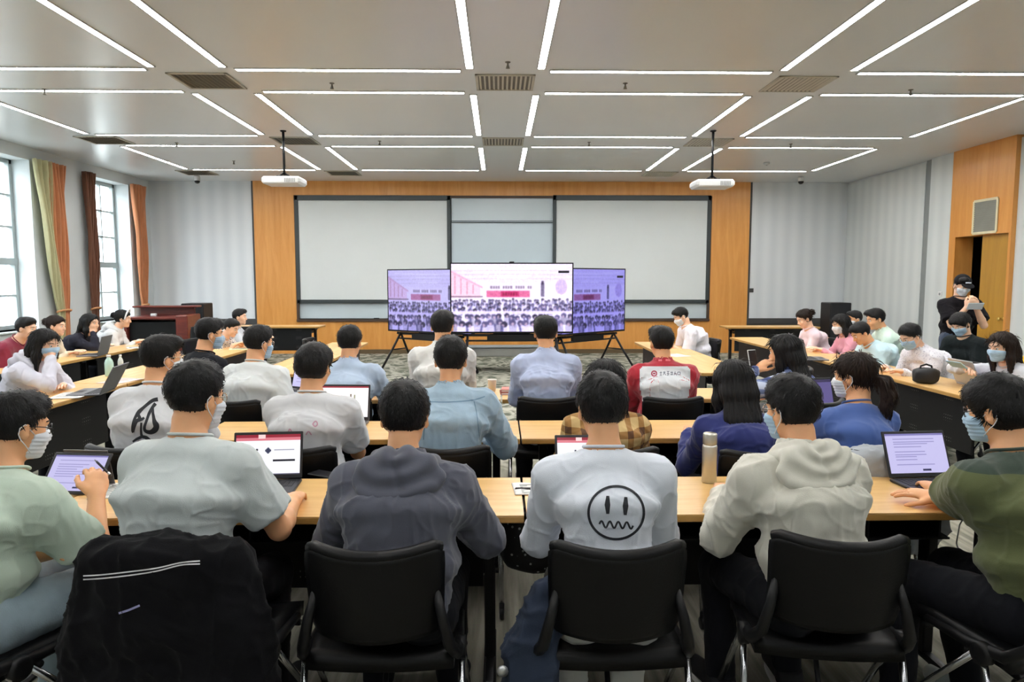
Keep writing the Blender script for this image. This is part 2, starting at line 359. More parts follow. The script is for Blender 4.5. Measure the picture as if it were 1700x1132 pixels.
hb.v = [(-.02 - x, y + .10, z + 1.02) for x, y, z in hb.v]; hb.build('door_knob', mat('brass', (.6, .42, .12), .3, .9), d)
# other walls
S('wall_back', MB().box((XL - .4, YN - .2, 0), (XR + .8, YN, H)), M['wall_paint'])
# air grille above the door
g = thing('air_grille', 'white framed air grille on the orange panel above the doorway', 'vent', (XR - .105, 10.66, 2.58))
f = MB(); w2, h2 = .26, .25
for s in (-1, 1):
    f.box((-.015, s * w2 - .02, -h2), (.004, s * w2 + .02, h2), bev=.004); f.box((-.015, -w2, s * h2 - .02), (.004, w2, s * h2 + .02), bev=.004)
f.build('frame', mat('cream_paint', srgb(225, 215, 180), .5), g)
f = MB()
for k in range(14): z = -h2 + .02 + k * .034; f.box((-.009, -w2, z), (.0, w2, z + .02), M=Matrix.Identity(4))
f.box((0, -w2, -h2), (.004, w2, h2)); f.build('louvre', mat('grille_grey', srgb(140, 140, 130), .5), g)
# wall switch
for (px, py, lab) in ((1561, 488, 'small switch plate on the grey panel left of the doorway'), (1247, 482, 'small switch plate on the front wall beside the orange veneer')):
    if px > 1500:
        r_ = ray(px, py); p = cC + r_ * ((XR - .092) / r_[0]); M4 = ((-.012, -.05, -.04), (.0, .05, .04))
    else: p = aty(px, py, YB + .01); M4 = ((-.05, -.012, -.045), (.05, .0, .045))
    t = thing('switch_plate', lab, 'switch', p); MB().box(*M4, bev=.004).build('plate', M['white_plastic'] if px > 1500 else M['trim_dark'], t)
    if px > 1500: MB().box((-.017, -.02, -.02), (-.012, .02, .02), bev=.002).build('rocker', M['trim_grey'], t)
# ------------------------------------------------------------------ boards on the front wall
M['screen_white'] = mat('projection_fabric', srgb(214, 219, 219), .9, var=.015, vs=2)
M['board_white'] = mat('whiteboard_enamel', srgb(196, 208, 214), .25, var=.015, vs=2)
M['board_low'] = mat('whiteboard_enamel_lower', srgb(192, 206, 214), .25, var=.015, vs=2)
M['board_frame'] = mat('board_frame', srgb(52, 60, 62), .4)
def board(name, label, cat, r, y, fr, m, top=None):
    (x0, z1), (x1, z0) = PX(r[0], r[1], y), PX(r[2], r[3], y)
    t = thing(name, label, cat, ((x0 + x1) / 2, y, z0)); hw = (x1 - x0) / 2; hh = z1 - z0
    MB().box((-hw + fr * .5, -.012, fr * .5), (hw - fr * .5, .012, hh - fr * .5)).build('surface', m, t)
    f = MB(); tf = top or fr
    f.box((-hw, -.03, 0), (-hw + fr, .012, hh), bev=.006); f.box((hw - fr, -.03, 0), (hw, .012, hh), bev=.006); f.box((-hw, -.03, 0), (hw, .012, fr), bev=.006); f.box((-hw, -.03, hh - tf), (hw, .012, hh), bev=.006)
    f.build('frame', M['board_frame'], t); return t
board('projection_screen', 'white projection screen in a black frame, left of the middle whiteboard', 'projection screen', (489, 324, 749, 503), YB - .01, .075, M['screen_white'], .11)
board('projection_screen', 'white projection screen in a black frame, right of the middle whiteboard', 'projection screen', (918, 324, 1176, 503), YB - .01, .075, M['screen_white'], .11)
board('whiteboard', 'upper narrow whiteboard panel between the two projection screens', 'whiteboard', (748, 325, 919, 370), YB + .03, .02, M['board_white'])
board('whiteboard', 'lower tall whiteboard panel between the two projection screens', 'whiteboard', (748, 366, 919, 528), YB + .045, .02, M['board_low'])
board('whiteboard', 'low strip of whiteboard below the left projection screen', 'whiteboard', (496, 494, 748, 529), YB + .05, .012, M['board_white'])
board('whiteboard', 'low strip of whiteboard below the right projection screen', 'whiteboard', (920, 494, 1180, 529), YB + .05, .012, M['board_white'])
for px, lab in ((625, 'black board eraser on the tray below the left screen'),):
    p = aty(px, 529, YB - .05); t = thing('board_eraser', lab, 'eraser', (p[0], YB - .04, bz0 + .02)); MB().box((-.06, -.02, 0), (.06, .02, .03), bev=.008).build('grip', M['black_plastic'], t); MB().box((-.06, -.02, 0), (.06, .02, .012)).build('felt', M['trim_dark'], t)
# ------------------------------------------------------------------ ceiling lights
M['led'] = emis('led_diffuser', (1.0, 1.0, .99), 38.)
M['led_frame'] = mat('led_channel', srgb(190, 190, 188), .4)
LXs = [XM - 5.98, XM - 3.48, XM - 2.78, XM - .355, XM + .355, XM + 2.78, XM + 3.48, XM + 5.98]
LXn = ['outermost on the window side', 'outer one of the left pair', 'inner one of the left pair', 'left one of the middle pair', 'right one of the middle pair', 'inner one of the right pair', 'outer one of the right pair', 'outermost on the door side']
BAYS = [(-1.55, .85, 'unseen bay behind camera'), (1.62, 4.02, 'unseen bay overhead'), (4.80, 7.16, 'near bay'), (7.98, 10.36, 'middle bay'), (11.15, 13.55, 'far bay')]  # overhead and rear bays lie out of view, added to light the near backs
def strip(x0, y0, x1, y1, label, group):
    t = thing('ceiling_light', label, 'ceiling light', ((x0 + x1) / 2, (y0 + y1) / 2, H), 0, group)
    hx = abs(x1 - x0) / 2; hy = abs(y1 - y0) / 2; w = .033
    if hx > hy: lo, hi = (-hx, -w), (hx, w)
    else: lo, hi = (-w, -hy), (w, hy)
    f = MB(); e = .012
    f.box((lo[0] - e, lo[1] - e, -.010), (hi[0] + e, lo[1], .01)); f.box((lo[0] - e, hi[1], -.010), (hi[0] + e, hi[1] + e, .01))
    f.box((lo[0] - e, lo[1], -.010), (lo[0], hi[1], .01)); f.box((hi[0], lo[1], -.010), (hi[0] + e, hi[1], .01))
    f.build('channel', M['led_frame'], t)
    MB().box((lo[0], lo[1], -.006), (hi[0], hi[1], .005)).build('diffuser', M['led'], t)
for (a, b_, bn) in BAYS:
    for x, xn in zip(LXs, LXn):
        
        strip(x, a + .09, x, b_ - .09, 'lengthwise LED strip in the ceiling, %s, %s' % (xn, bn), 'lengthwise ceiling light strips')
CR = [(13.55, 'far side of the far bay'), (11.15, 'near side of the far bay'), (10.36, 'far side of the middle bay'), (7.98, 'near side of the middle bay'), (7.16, 'far side of the near bay'), (4.80, 'near side of the near bay')]
CXs = [(0, 1, 'outer left'), (2, 3, 'inner left'), (4, 5, 'inner right'), (6, 7, 'outer right')]
for y, yn in CR:
    for i, j, cn in CXs: strip(LXs[i] + .10, y, LXs[j] - .10, y, 'crosswise LED strip in the ceiling, %s block, %s' % (cn, yn), 'crosswise ceiling light strips')
# ------------------------------------------------------------------ vents, sprinklers, detectors
M['vent_grey'] = mat('vent_paint', srgb(190, 186, 172), .5); M['vent_dark'] = mat('vent_shadow_black', srgb(112, 108, 98), .7)
VN = [(x, y) for y in (7.57, 10.75, 13.95) for x in (XM - 5.98, XM - 3.13, XM, XM + 3.13)]
for x, y in VN:
    if y > 13 and abs(x - XM) < .1: continue
    xn = 'window side' if x < -5 else 'left pair of strips' if x < -1 else 'middle pair of strips' if x < 1 else 'right pair of strips'
    yn = {7.57: 'nearest row', 10.75: 'second row', 13.95: 'row by the front wall'}[y]
    t = thing('ceiling_vent', 'grey louvred ceiling vent at the %s, %s' % (xn, yn), 'vent', (x, y, H), 0, 'ceiling vents')
    f = MB(); a, b_ = .31, .29
    f.box((-a, -b_, -.014), (-a + .03, b_, 0), bev=.003); f.box((a - .03, -b_, -.014), (a, b_, 0), bev=.003); f.box((-a, -b_, -.014), (a, -b_ + .03, 0), bev=.003); f.box((-a, b_ - .03, -.014), (a, b_, 0), bev=.003)
    f.build('frame', M['vent_grey'], t); MB().box((-a + .02, -b_ + .02, -.003), (a - .02, b_ - .02, 0)).build('duct_opening', M['vent_dark'], t)
    f = MB()
    for k in range(12):
        xx = -a + .05 + k * (2 * a - .1) / 11
        f.box((-.012, -b_ + .03, -.001), (.012, b_ - .03, .001), M=Matrix.Translation((xx, 0, -.009)) @ Matrix.Rotation(R(35), 4, 'Y'))
    f.build('louvre', M['vent_grey'], t)
for i, (px, py, lab) in enumerate([(551, 138, 'left of the middle vent in the nearest light gap'), (1038, 138, 'right of the middle vent in the nearest light gap'), (74, 148, 'far left in the nearest light gap'), (1512, 149, 'far right in the nearest light gap'), (293, 237, 'left in the second light gap'), (630, 234, 'left of the middle vent in the second light gap'), (978, 236, 'right of the middle vent in the second light gap'), (1313, 239, 'right in the second light gap'), (388, 267, 'in the far left panel'), (843, 103, 'on the middle band ahead of the vent')]):
    p = atz(px, py, H); t = thing('ceiling_sprinkler', 'small sprinkler head on the ceiling, ' + lab, 'sprinkler', (p[0], p[1], H), 0, 'ceiling sprinklers'); t.scale = (.75, .75, .75)
    MB().lathe([(.035, 0), (.035, -.006), (.012, -.01), (.012, -.05), (.016, -.055), (.01, -.07)][::-1], n=12).build('stem', M['vent_dark'], t)
    f = MB(); f.lathe([(.004, -.078), (.028, -.078), (.028, -.074), (.004, -.072)], n=12)
    for s in (-1, 1): f.tube([(s * .012, 0, -.045), (s * .02, 0, -.06), (s * .006, 0, -.075)], .003, 5)
    f.build('deflector', M['vent_dark'], t)
for px, py, nm, lab in ((1273, 270, 'smoke_detector', 'white round smoke detector on the ceiling panel above the right front corner'),):
    p = atz(px, py, H); t = thing(nm, lab, 'smoke detector', (p[0], p[1], H)); MB().lathe([(.02, -.045), (.045, -.035), (.055, -.02), (.055, 0)], n=20).build('housing', M['white_plastic'], t); MB().lathe([(.01, -.05), (.018, -.044)], n=12).build('sensor', M['trim_grey'], t)
for px, py, lab in ((327, 292, 'white dome security camera hanging from the ceiling near the left front corner'), (1330, 293, 'white dome security camera hanging from the ceiling near the right front corner')):
    p = atz(px, py, H); t = thing('dome_camera', lab, 'security camera', (p[0], min(p[1], 14.6), H))
    MB().lathe([(.05, -.10), (.06, -.08), (.06, -.02), (.05, 0)], n=20).build('mount', M['white_plastic'], t)
    MB().lathe([(.004, -.155), (.03, -.148), (.048, -.13), (.055, -.10)], n=20).build('dome', M['black_plastic'], t)
# ------------------------------------------------------------------ projectors
for px, py, lab in ((470, 301, 'white ceiling projector on a black pole, left of the boards'), (1184, 306, 'white ceiling projector on a black pole, right of the boards')):
    p0 = atz(px, 217, H); p = aty(px, py, p0[1]); t = thing('projector', lab, 'projector', (p0[0], p0[1], H)); dz = p[2] - H
    f = MB()
    for (a, b_, c0, c1) in ((-.27, .27, -.055, .05),): f.box((a, -.2, dz + c0), (b_, .2, dz + c1), bev=.03)
    f.box((-.24, -.205, dz - .05), (.24, -.18, dz + .03), bev=.01); f.build('body', M['white_plastic'], t)
    f = MB()
    for k in range(7): f.box((.06 + k * .022, -.212, dz - .035), (.07 + k * .022, -.2, dz + .02))
    f.build('vent_slot', M['trim_grey'], t)
    MB().lathe([(.05, 0), (.055, .02), (.045, .05), (.03, .05)], (-.1, .19, dz), 20, axis='y').build('lens', M['black_plastic'], t)
    f = MB(); f.tube([(0, 0, -.0), (0, 0, dz + .09)], .018, 12); f.lathe([(.035, -.015), (.045, 0)], n=16); f.build('pole', M['black_metal'], t)
    f = MB(); f.box((-.1, -.07, dz + .05), (.1, .07, dz + .075), bev=.005)
    for s in (-1, 1): f.tube([(0, 0, dz + .12), (s * .09, 0, dz + .06)], .012, 8)
    f.build('bracket', M['black_metal'], t)
# ------------------------------------------------------------------ curtains
def curtain(y0, y1, yt0, yt1, label, cols, tie=1.08, amp=.05, n=90, top=3.52):
    """gathered drape hanging along the left wall between y0 and y1, pulled to yt0..yt1 at the tie height."""
    t = thing('curtain', label, 'curtain', (XL + .12, 0, 0))
    for (u0, u1, nm, m) in cols:
        P = []
        for i in range(n):
            u = u0 + (u1 - u0) * i / (n - 1); col = []
            for k in range(40):
                z = .06 + (top - .06) * k / 39
                if z >= tie: s = ((z - tie) / (top - tie)) ** .75
                else: s = .18 * ((tie - z) / tie) ** .7
                a = yt0 + (y0 - yt0) * s; b_ = yt1 + (y1 - yt1) * s
                y = a + (b_ - a) * u; w = amp * (.35 + .65 * s)
                col.append((w * math.sin(u * 2 * PI * 7 + .6 * math.sin(z * 2)) + .02 * math.sin(z * 3 + u * 9), y, z))
            P.append(col)
        f = MB(); f.sheet(P, .006); f.build(nm, m, t)
    f = MB(); cy = (yt0 + yt1) / 2; hw = abs(yt1 - yt0) / 2 + .015
    f.tube([(.055 * math.cos(a), cy + hw * math.sin(a), tie + .02 * math.cos(a)) for a in np.linspace(0, 2 * PI, 20)[:-1]], .018, 8, closed=True)
    f.build('tieback', M['cur_band'], t)
    return t
M['cur_orange'] = mat('rust_curtain', srgb(190, 122, 78), .7, var=.15, vs=8, sheen=.3, stretch=(1, 3, .4))
M['cur_brown'] = mat('brown_curtain', srgb(108, 66, 44), .75, var=.12, vs=8, sheen=.2, stretch=(1, 3, .4))
M['cur_green'] = mat('olive_lining', srgb(186, 182, 142), .8, var=.12, vs=8, stretch=(1, 3, .4))
M['cur_band'] = mat('curtain_band', srgb(196, 140, 92), .6)
curtain(11.27, 12.05, 11.68, 11.98, 'rust and olive curtain tied back on the wall between the two windows', [(0, .45, 'olive_lining_panel', M['cur_green']), (.42, 1, 'rust_panel', M['cur_orange'])])
curtain(12.62, 12.92, 12.66, 12.86, 'narrow brown curtain hanging on the near side of the second window', [(0, 1, 'brown_panel', M['cur_brown'])])
curtain(14.22, 14.72, 14.42, 14.62, 'rust curtain tied back in the corner beyond the second window', [(0, 1, 'rust_panel', M['cur_orange'])])
# building outside the windows
M['out_wall'] = mat('outside_render', srgb(214, 200, 196), .9, var=.05)
ob = thing('building', 'pale building seen bright through the windows', 'building', (-30, 12, -2)); ob['kind'] = 'structure'
MB().box((-4, -30, -6), (0, 34, 13)).build('facade', M['out_wall'], ob)
f = MB()
for i in range(14):
    for j in range(4): f.box((-.0, -28 + i * 4.4, -3 + j * 3.6), (.06, -26.2 + i * 4.4, -1.0 + j * 3.6))
f.build('window_row', mat('outside_glass', srgb(120, 130, 140), .2), ob)
S('ground_outside', MB().box((-60, -60, -8.2), (-8.5, 80, -8)), mat('outside_ground', srgb(150, 150, 145), .9))
# ================================================================== TABLES
TZ = .75
def make_table(L, label, cx, cy, rz=0, W=.49, group='folding tables', wm=None):
    """wood-topped training table; long axis local x, seat side local -y, black front panel on +y."""
    t = thing('training_table', label, 'table', (cx, cy, 0), rz, group); h = L / 2 - .003; w = W / 2
    MB().box((-h, -w, TZ - .004), (h, w, TZ)).build('tabletop', M['table_wood'], t)
    MB().box((-h, -w - .001, TZ - .03), (h, w + .001, TZ - .004), bev=.003).build('edge_band', M['edge_wood'], t)
    MB().box((-h + .16, w - .10, .30), (h - .16, w - .085, TZ - .03), bev=.003).build('modesty_panel', M['panel'], t)
    MB().box((-h + .1, -.03, TZ - .085), (h - .1, .03, TZ - .03), bev=.004).build('beam', M['black_metal'], t)
    f = MB(); f.box((-h + .16, -w + .07, TZ - .13), (h - .16, w - .12, TZ - .122))
    for k in range(6): f.box((-h + .2 + k * (2 * h - .4) / 5 - .004, -w + .07, TZ - .13), (-h + .2 + k * (2 * h - .4) / 5 + .004, w - .12, TZ - .03))
    f.build('book_shelf', M['black_metal'], t)
    for s in (-1, 1):
        x = s * (h - .13); f = MB()
        f.box((x - .022, -.035, .08), (x + .022, .035, TZ - .03), bev=.006)
        f.box((x - .025, -w + .03, .055), (x + .025, w - .03, .085), bev=.01)
        f.box((x - .04, -.16, TZ - .06), (x + .04, .16, TZ - .03), bev=.004)
        lg = f.build('leg', M['black_metal'], t)
        for y in (-w + .06, w - .06):
            c = MB(); c.lathe([(.012, -.012), (.027, -.010), (.027, .010), (.012, .012)], (x, y, .027), 16, axis='x'); c.tube([(x, y, .03), (x, y, .06)], .008, 8)
            c.build('caster', M['black_plastic'], lg)
    return t
TB = lambda *a, **k: make_table(*a, **k)
for x0, x1, l in ((.1, 1.9, 'front-most row, right of the aisle'), (1.905, 3.2, 'front-most row, far right'), (-1.7, .095, 'front-most row, left of the aisle'), (-3.5, -1.705, 'front-most row, far left')):
    TB(x1 - x0, 'light wood folding table nearest the camera, ' + l.split(', ')[1] + ' of the nearest row' if 'aisle' not in l else 'light wood folding table nearest the camera, ' + l.split(', ')[1], (x0 + x1) / 2, 2.735)
TB(1.8, 'light wood folding table of the second row, left of the middle joint', -.782, 3.965); TB(1.8, 'light wood folding table of the second row, right of the middle joint', 1.022, 3.965)
TB(1.75, 'light wood folding table of the third row, before the left blue shirt', -.862, 5.21); TB(1.75, 'light wood folding table of the third row, before the red and white jacket', .897, 5.21)
for i, y0 in enumerate((4.0, 5.803, 7.606)):
    TB(1.8, 'wood table of the first window-side column, %s' % ('nearest one, with the grey laptop', 'middle one', 'farthest one')[i], -3.355, y0 + .9, -PI / 2 + PI * 0)
for i, y0 in enumerate((6.1, 7.903)):
    TB(1.8, 'wood table of the second column by the windows, %s' % ('nearer one', 'farther one with an open laptop')[i], -4.785, y0 + .9, -PI / 2, W=.43)
for i, y0 in enumerate((4.88, 6.683, 8.486)):
    TB(1.8, 'wood table of the door-side column, %s' % ('nearest one, with the white laptops', 'middle one', 'farthest one')[i], 3.705, y0 + .9, PI / 2)
for i, y0 in enumerate((6.35, 7.953)):
    TB(1.6, 'wood table of the inner arm right of the screens, %s' % ('nearer one', 'farther one before the man writing')[i], 2.13, y0 + .8, PI / 2)
for i, y0 in enumerate((6.35, 7.953)):
    TB(1.6, 'wood table of the inner arm left of the screens, %s' % ('nearer one', 'farther one')[i], -2.05, y0 + .8, -PI / 2)
TB(1.7, 'light wood table standing along the front wall at the left', -4.15, 13.0, PI); TB(1.7, 'light wood table standing along the front wall at the right', 5.0, 12.7, PI)
# ================================================================== CHAIRS
CHAIR_ME = {}
def chair_meshes():
    D = {}
    # seat pad
    P = []
    for i in range(13):
        u = -1 + 2 * i / 12; row = []
        for j in range(11):
            v = -1 + 2 * j / 10; x = .225 * u * (1 - .06 * v * v * (v > 0)); y = -.205 + .43 * (j / 10)
            z = .455 - .012 * (1 - u * u) - .03 * max(0, v - .5) ** 2 * 4 + .0; row.append((x, y, z))
        P.append(row)
    b = MB(); b.sheet(P, .05); D['seat'] = b.mesh('seat')
    # backrest: wide curved pad with rounded corners
    def bk(u, v, off=0):
        w = .199 - .012 * (1 - v) ; x = u * w * (1 - .10 * max(0, abs(v * 2 - 1) - .72) ** 1.2 * abs(u))
        z = .562 + .272 * v + .010 * (u * u) * (v > .5) * (2 * v - 1)
        y = -.225 + .085 * (1 - u * u) * -1 - .045 * (v - .5) * .9 + .02 * (v - .5) ** 2
        return (x, y + off, z)
    P = [[bk(-1 + 2 * i / 24, j / 14) for j in range(15)] for i in range(25)]
    for i in range(25):
        for j in range(15):
            u = abs(-1 + 2 * i / 24); v = j / 14; x, y, z = P[i][j]
            cu = max(0, (u - .86) / .14); top = 0
            zc = .70; k = cu * cu * .16
            P[i][j] = (x, y, z - (z - zc) * k)
    b = MB(); b.sheet(P, .034); D['backrest'] = b.mesh('backrest')
    b = MB(); pts = [bk(-.98 + 1.96 * i / 20, 1.0) for i in range(21)]; b.tube([(x, y, z - .002 - (max(0, (abs(-.98 + 1.96 * i / 20) - .86) / .14) ** 2) * .016) for i, (x, y, z) in enumerate(pts)], .0185, 10); D['top_roll'] = b.mesh('top_roll')
    # back uprights
    for s in (-1, 1):
        b = MB(); b.tube([(s * .178, -.245, .70), (s * .198, -.262, .62), (s * .218, -.25, .53), (s * .235, -.19, .475), (s * .235, -.05, .455), (s * .232, .12, .45)], [.012, .016, .019, .021, .018, .013], 8); D['upright%d' % s] = b.mesh('upright')
        b = MB(); b.lathe([(.02, -.016), (.036, -.014), (.036, .014), (.02, .016)], (s * .245, -.12, .452), 16, axis='x'); D['joint%d' % s] = b.mesh('pivot_joint')
        for q, (ya, yb) in enumerate(((-.12, -.235), (-.10, .215))):
            b = MB(); b.tube([(s * .246, ya, .45), (s * .250, ya + (yb - ya) * .5, .27), (s * .256, yb, .075)], .0115, 10); D['leg%d%d' % (s, q)] = b.mesh('leg')
            b = MB(); b.lathe([(.012, -.011), (.027, -.009), (.03, 0), (.027, .009), (.012, .011)], (s * .256, yb, .0305), 16, axis='x'); b.tube([(s * .256, yb, .03), (s * .256, yb, .08)], .013, 8); D['cast%d%d' % (s, q)] = b.mesh('caster')
    b = MB(); b.tube([(-.24, -.05, .425), (.24, -.05, .425)], .012, 8); b.tube([(-.24, .12, .425), (.24, .12, .425)], .012, 8); b.box((-.012, -.06, .40), (.012, .14, .43)); b.tube([(-.253, -.17, .21), (.253, -.17, .21)], .009, 8); b.tube([(0, -.05, .41), (0, -.17, .21)], .009, 8); D['cross'] = b.mesh('seat_frame')
    return D
CHAIR_ME = chair_meshes(); CH0 = True
def chair(x, y, rz, label, group='black padded chairs'):
    global CH0
    t = thing('padded_chair', label, 'chair', (x, y, 0), rz, group); D = CHAIR_ME
    L_ = lambda n, k, m, p: link(n, D[k], m if not len(D[k].materials) else None, p)
    L_('seat', 'seat', M['black_leather'], t); b = L_('backrest', 'backrest', M['black_leather'], t); L_('rolled_edge', 'top_roll', M['black_leather'], b)
    L_('seat_frame', 'cross', M['black_metal'], t)
    for s in (-1, 1):
        L_('upright', 'upright%d' % s, M['black_plastic'], t); L_('pivot_joint', 'joint%d' % s, M['black_plastic'], t)
        for q in (0, 1):
            lg = L_('leg', 'leg%d%d' % (s, q), M['chrome'], t); L_('caster', 'cast%d%d' % (s, q), M['black_plastic'], lg)
    return t
# ================================================================== LECTERN, SPEAKERS
t = thing('lectern', 'reddish mahogany lectern desk in front of the left corner', 'lectern', (-5.74, 11.9, 0), R(6)); t.scale = (.80, 1, 1)
f = MB(); f.box((-.62, -.3, 0), (-.56, .34, .98), bev=.01); f.build('side_panel', M['lectern_wood'], t)
f = MB(); f.box((.42, -.36, 0), (.66, .34, 1.02), bev=.02); f.build('side_panel', M['lectern_wood'], t)
MB().box((-.56, .28, 0), (.56, .34, 1.13), bev=.01).build('front_panel', M['lectern_wood'], t)
f = MB(); f.box((-.62, -.34, .95), (.44, .28, .99), bev=.008); f.build('desk_top', M['lectern_wood'], t)
MB().box((-.64, .10, 1.13), (.68, .37, 1.16), bev=.01).build('top_ledge', M['lectern_wood'], t)
MB().box((-.56, -.26, .45), (.44, .27, .48)).build('shelf', M['lectern_wood'], t)
MB().box((-.56, -.2, .50), (.42, .2, .9)).build('equipment_rack', M['black_metal'], t)
MB().box((-.25, .05, .99), (-.14, .1, 1.03), bev=.004).build('control_panel', M['white_plastic'], t)
def speaker(px, py0, py1, y, w, d, lab):
    a = aty(px, py0, y); t = thing('loudspeaker', lab, 'loudspeaker', (a[0], y, 0)); h = a[2]
    MB().box((-w / 2, -d / 2, .02), (w / 2, d / 2, h), bev=.015).build('cabinet', M['black_plastic'], t)
    MB().box((-w / 2 + .02, -d / 2 - .008, .06), (w / 2 - .02, -d / 2 + .002, h - .03), bev=.006).build('grille', mat('speaker_cloth', (.016, .017, .02), .9, bump=.4, bs=400), t)
    f = MB()
    for sx in (-1, 1):
        for sy in (-1, 1): f.box((sx * (w / 2 - .05) - .02, sy * (d / 2 - .05) - .02, 0), (sx * (w / 2 - .05) + .02, sy * (d / 2 - .05) + .02, .02))
    f.build('foot', M['black_plastic'], t)
speaker(327, 503, 560, 12.7, .40, .42, 'black floor loudspeaker behind the lectern'); speaker(1388, 502, 545, 13.6, .42, .42, 'black floor loudspeaker in the right front corner')
# ================================================================== TV SCREENS
def blur(C, n):
    for _ in range(n):
        P_ = np.pad(C, ((1, 1), (1, 1), (0, 0)), mode='edge'); C = (P_[1:-1, 1:-1] * 2 + P_[:-2, 1:-1] + P_[2:, 1:-1] + P_[1:-1, :-2] + P_[1:-1, 2:]) / 6
    return C
def tv_picture(tint, gain, cool):
    def fn(U, V):
        rs = np.random.default_rng(3)
        C = np.zeros(U.shape + (3,)); C[:] = (.95, .93, .97)
        def put(mask, c, a=1.): C[mask] = C[mask] * (1 - a) + np.array(c) * a
        put(V > .70 + .10 * np.abs(U - .5), (.88, .85, .92), .7)
        for k in range(4): put((np.abs(V - (.79 + .045 * k + .05 * np.abs(U - .5))) < .008) & (np.abs(U - .5) < .12 + .1 * k), (1, 1, 1))
        for k in range(3): put(np.abs(V - .78 - .06 * k) < .004, (.78, .74, .84))
        put((U < .24) & (V < .88 - .9 * U) & (V > .50), (.95, .76, .82), .8)
        for k in range(4): put((np.abs(U - .03 - .05 * k) < .006) & (V > .55) & (V < .86 - .9 * U), (.80, .58, .66))
        put((np.abs(V - .885 + .9 * U) < .015) & (U < .26), (.86, .66, .74))
        put((U > .78) & (V > .5) & (V < .72), (.97, .95, 1.0), .8)
        put((U > .29) & (U < .65) & (V > .51) & (V < .605), (.84, .42, .58)); put((U > .41) & (U < .56) & (V > .515) & (V < .60), (.74, .18, .40))
        for k in range(6): put((np.abs(U - .43 - .022 * k) < .006) & (np.abs(V - .56) < .02), (.55, .12, .28))
        for k in range(18): put((np.abs(U - .31 - .0205 * k) < .008) & (np.abs(V - .655) < .02) & ((k * 7) % 5 > 0), (.56, .50, .58))
        put((U > .742) & (U < .768) & (V > .52) & (V < .72), (.45, .42, .52)); put((np.abs(U - .755) < .010) & (V > .70) & (V < .75), (.3, .25, .35))
        put(np.hypot((U - .91) * 1.78, (V - .66) * .8) < .09, (.80, .72, .90)); put((np.abs(V - .515) < .010) & (U < .26), (.45, .38, .45))
        for row, (y0, n, r, bw) in enumerate(((.455, 34, .013, .07), (.40, 26, .017, .09), (.335, 24, .019, .08), (.215, 21, .024, .14), (.12, 17, .030, .2))):
            if row == 3: put((V > .255) & (V < .30), (.92, .88, .99), .9)
            for i in range(n):
                x = (i + .5 + rs.uniform(-.28, .28)) / n; y = y0 + rs.uniform(-.02, .025); g_ = rs.uniform(.55, .95); d_ = rs.uniform(.2, .4)
                put((np.abs(U - x) < r * rs.uniform(.8, 1.2)) & (V < y - r) & (V > y - bw), (g_ * .95, g_ * .92, min(1, g_ * 1.12)), .8)
                put(np.hypot((U - x) * 1.6, (V - y)) < r * 1.5, (d_, d_ * .95, d_ * 1.35)); put(np.hypot((U - x - r * rs.uniform(-.4, .4)) * 1.9, V - y + r * .7) < r * .8, (.80, .70, .78), .8)
                if rs.random() < .7: put((np.abs(U - x - r * rs.uniform(-1.3, 1.3) + (V - y) * rs.uniform(-.15, .15)) < r * .30) & (V < y - r * .5) & (V > y - bw), (.30, .30, .48), .8)
        C += rs.normal(0, .05, U.shape)[..., None]; C = blur(C, 2)
        put((U > .885) & (U < .975) & (V > .865) & (V < .90), (.12, .11, .14))
        C = C * np.array(tint) * (1 - cool) + cool * np.array((.47, .46, .80)) * np.clip(C.mean(-1, keepdims=True) * 1.35, 0, 1.2)
        return np.clip(C, 0, 1) ** 2.2 * gain
    return fn
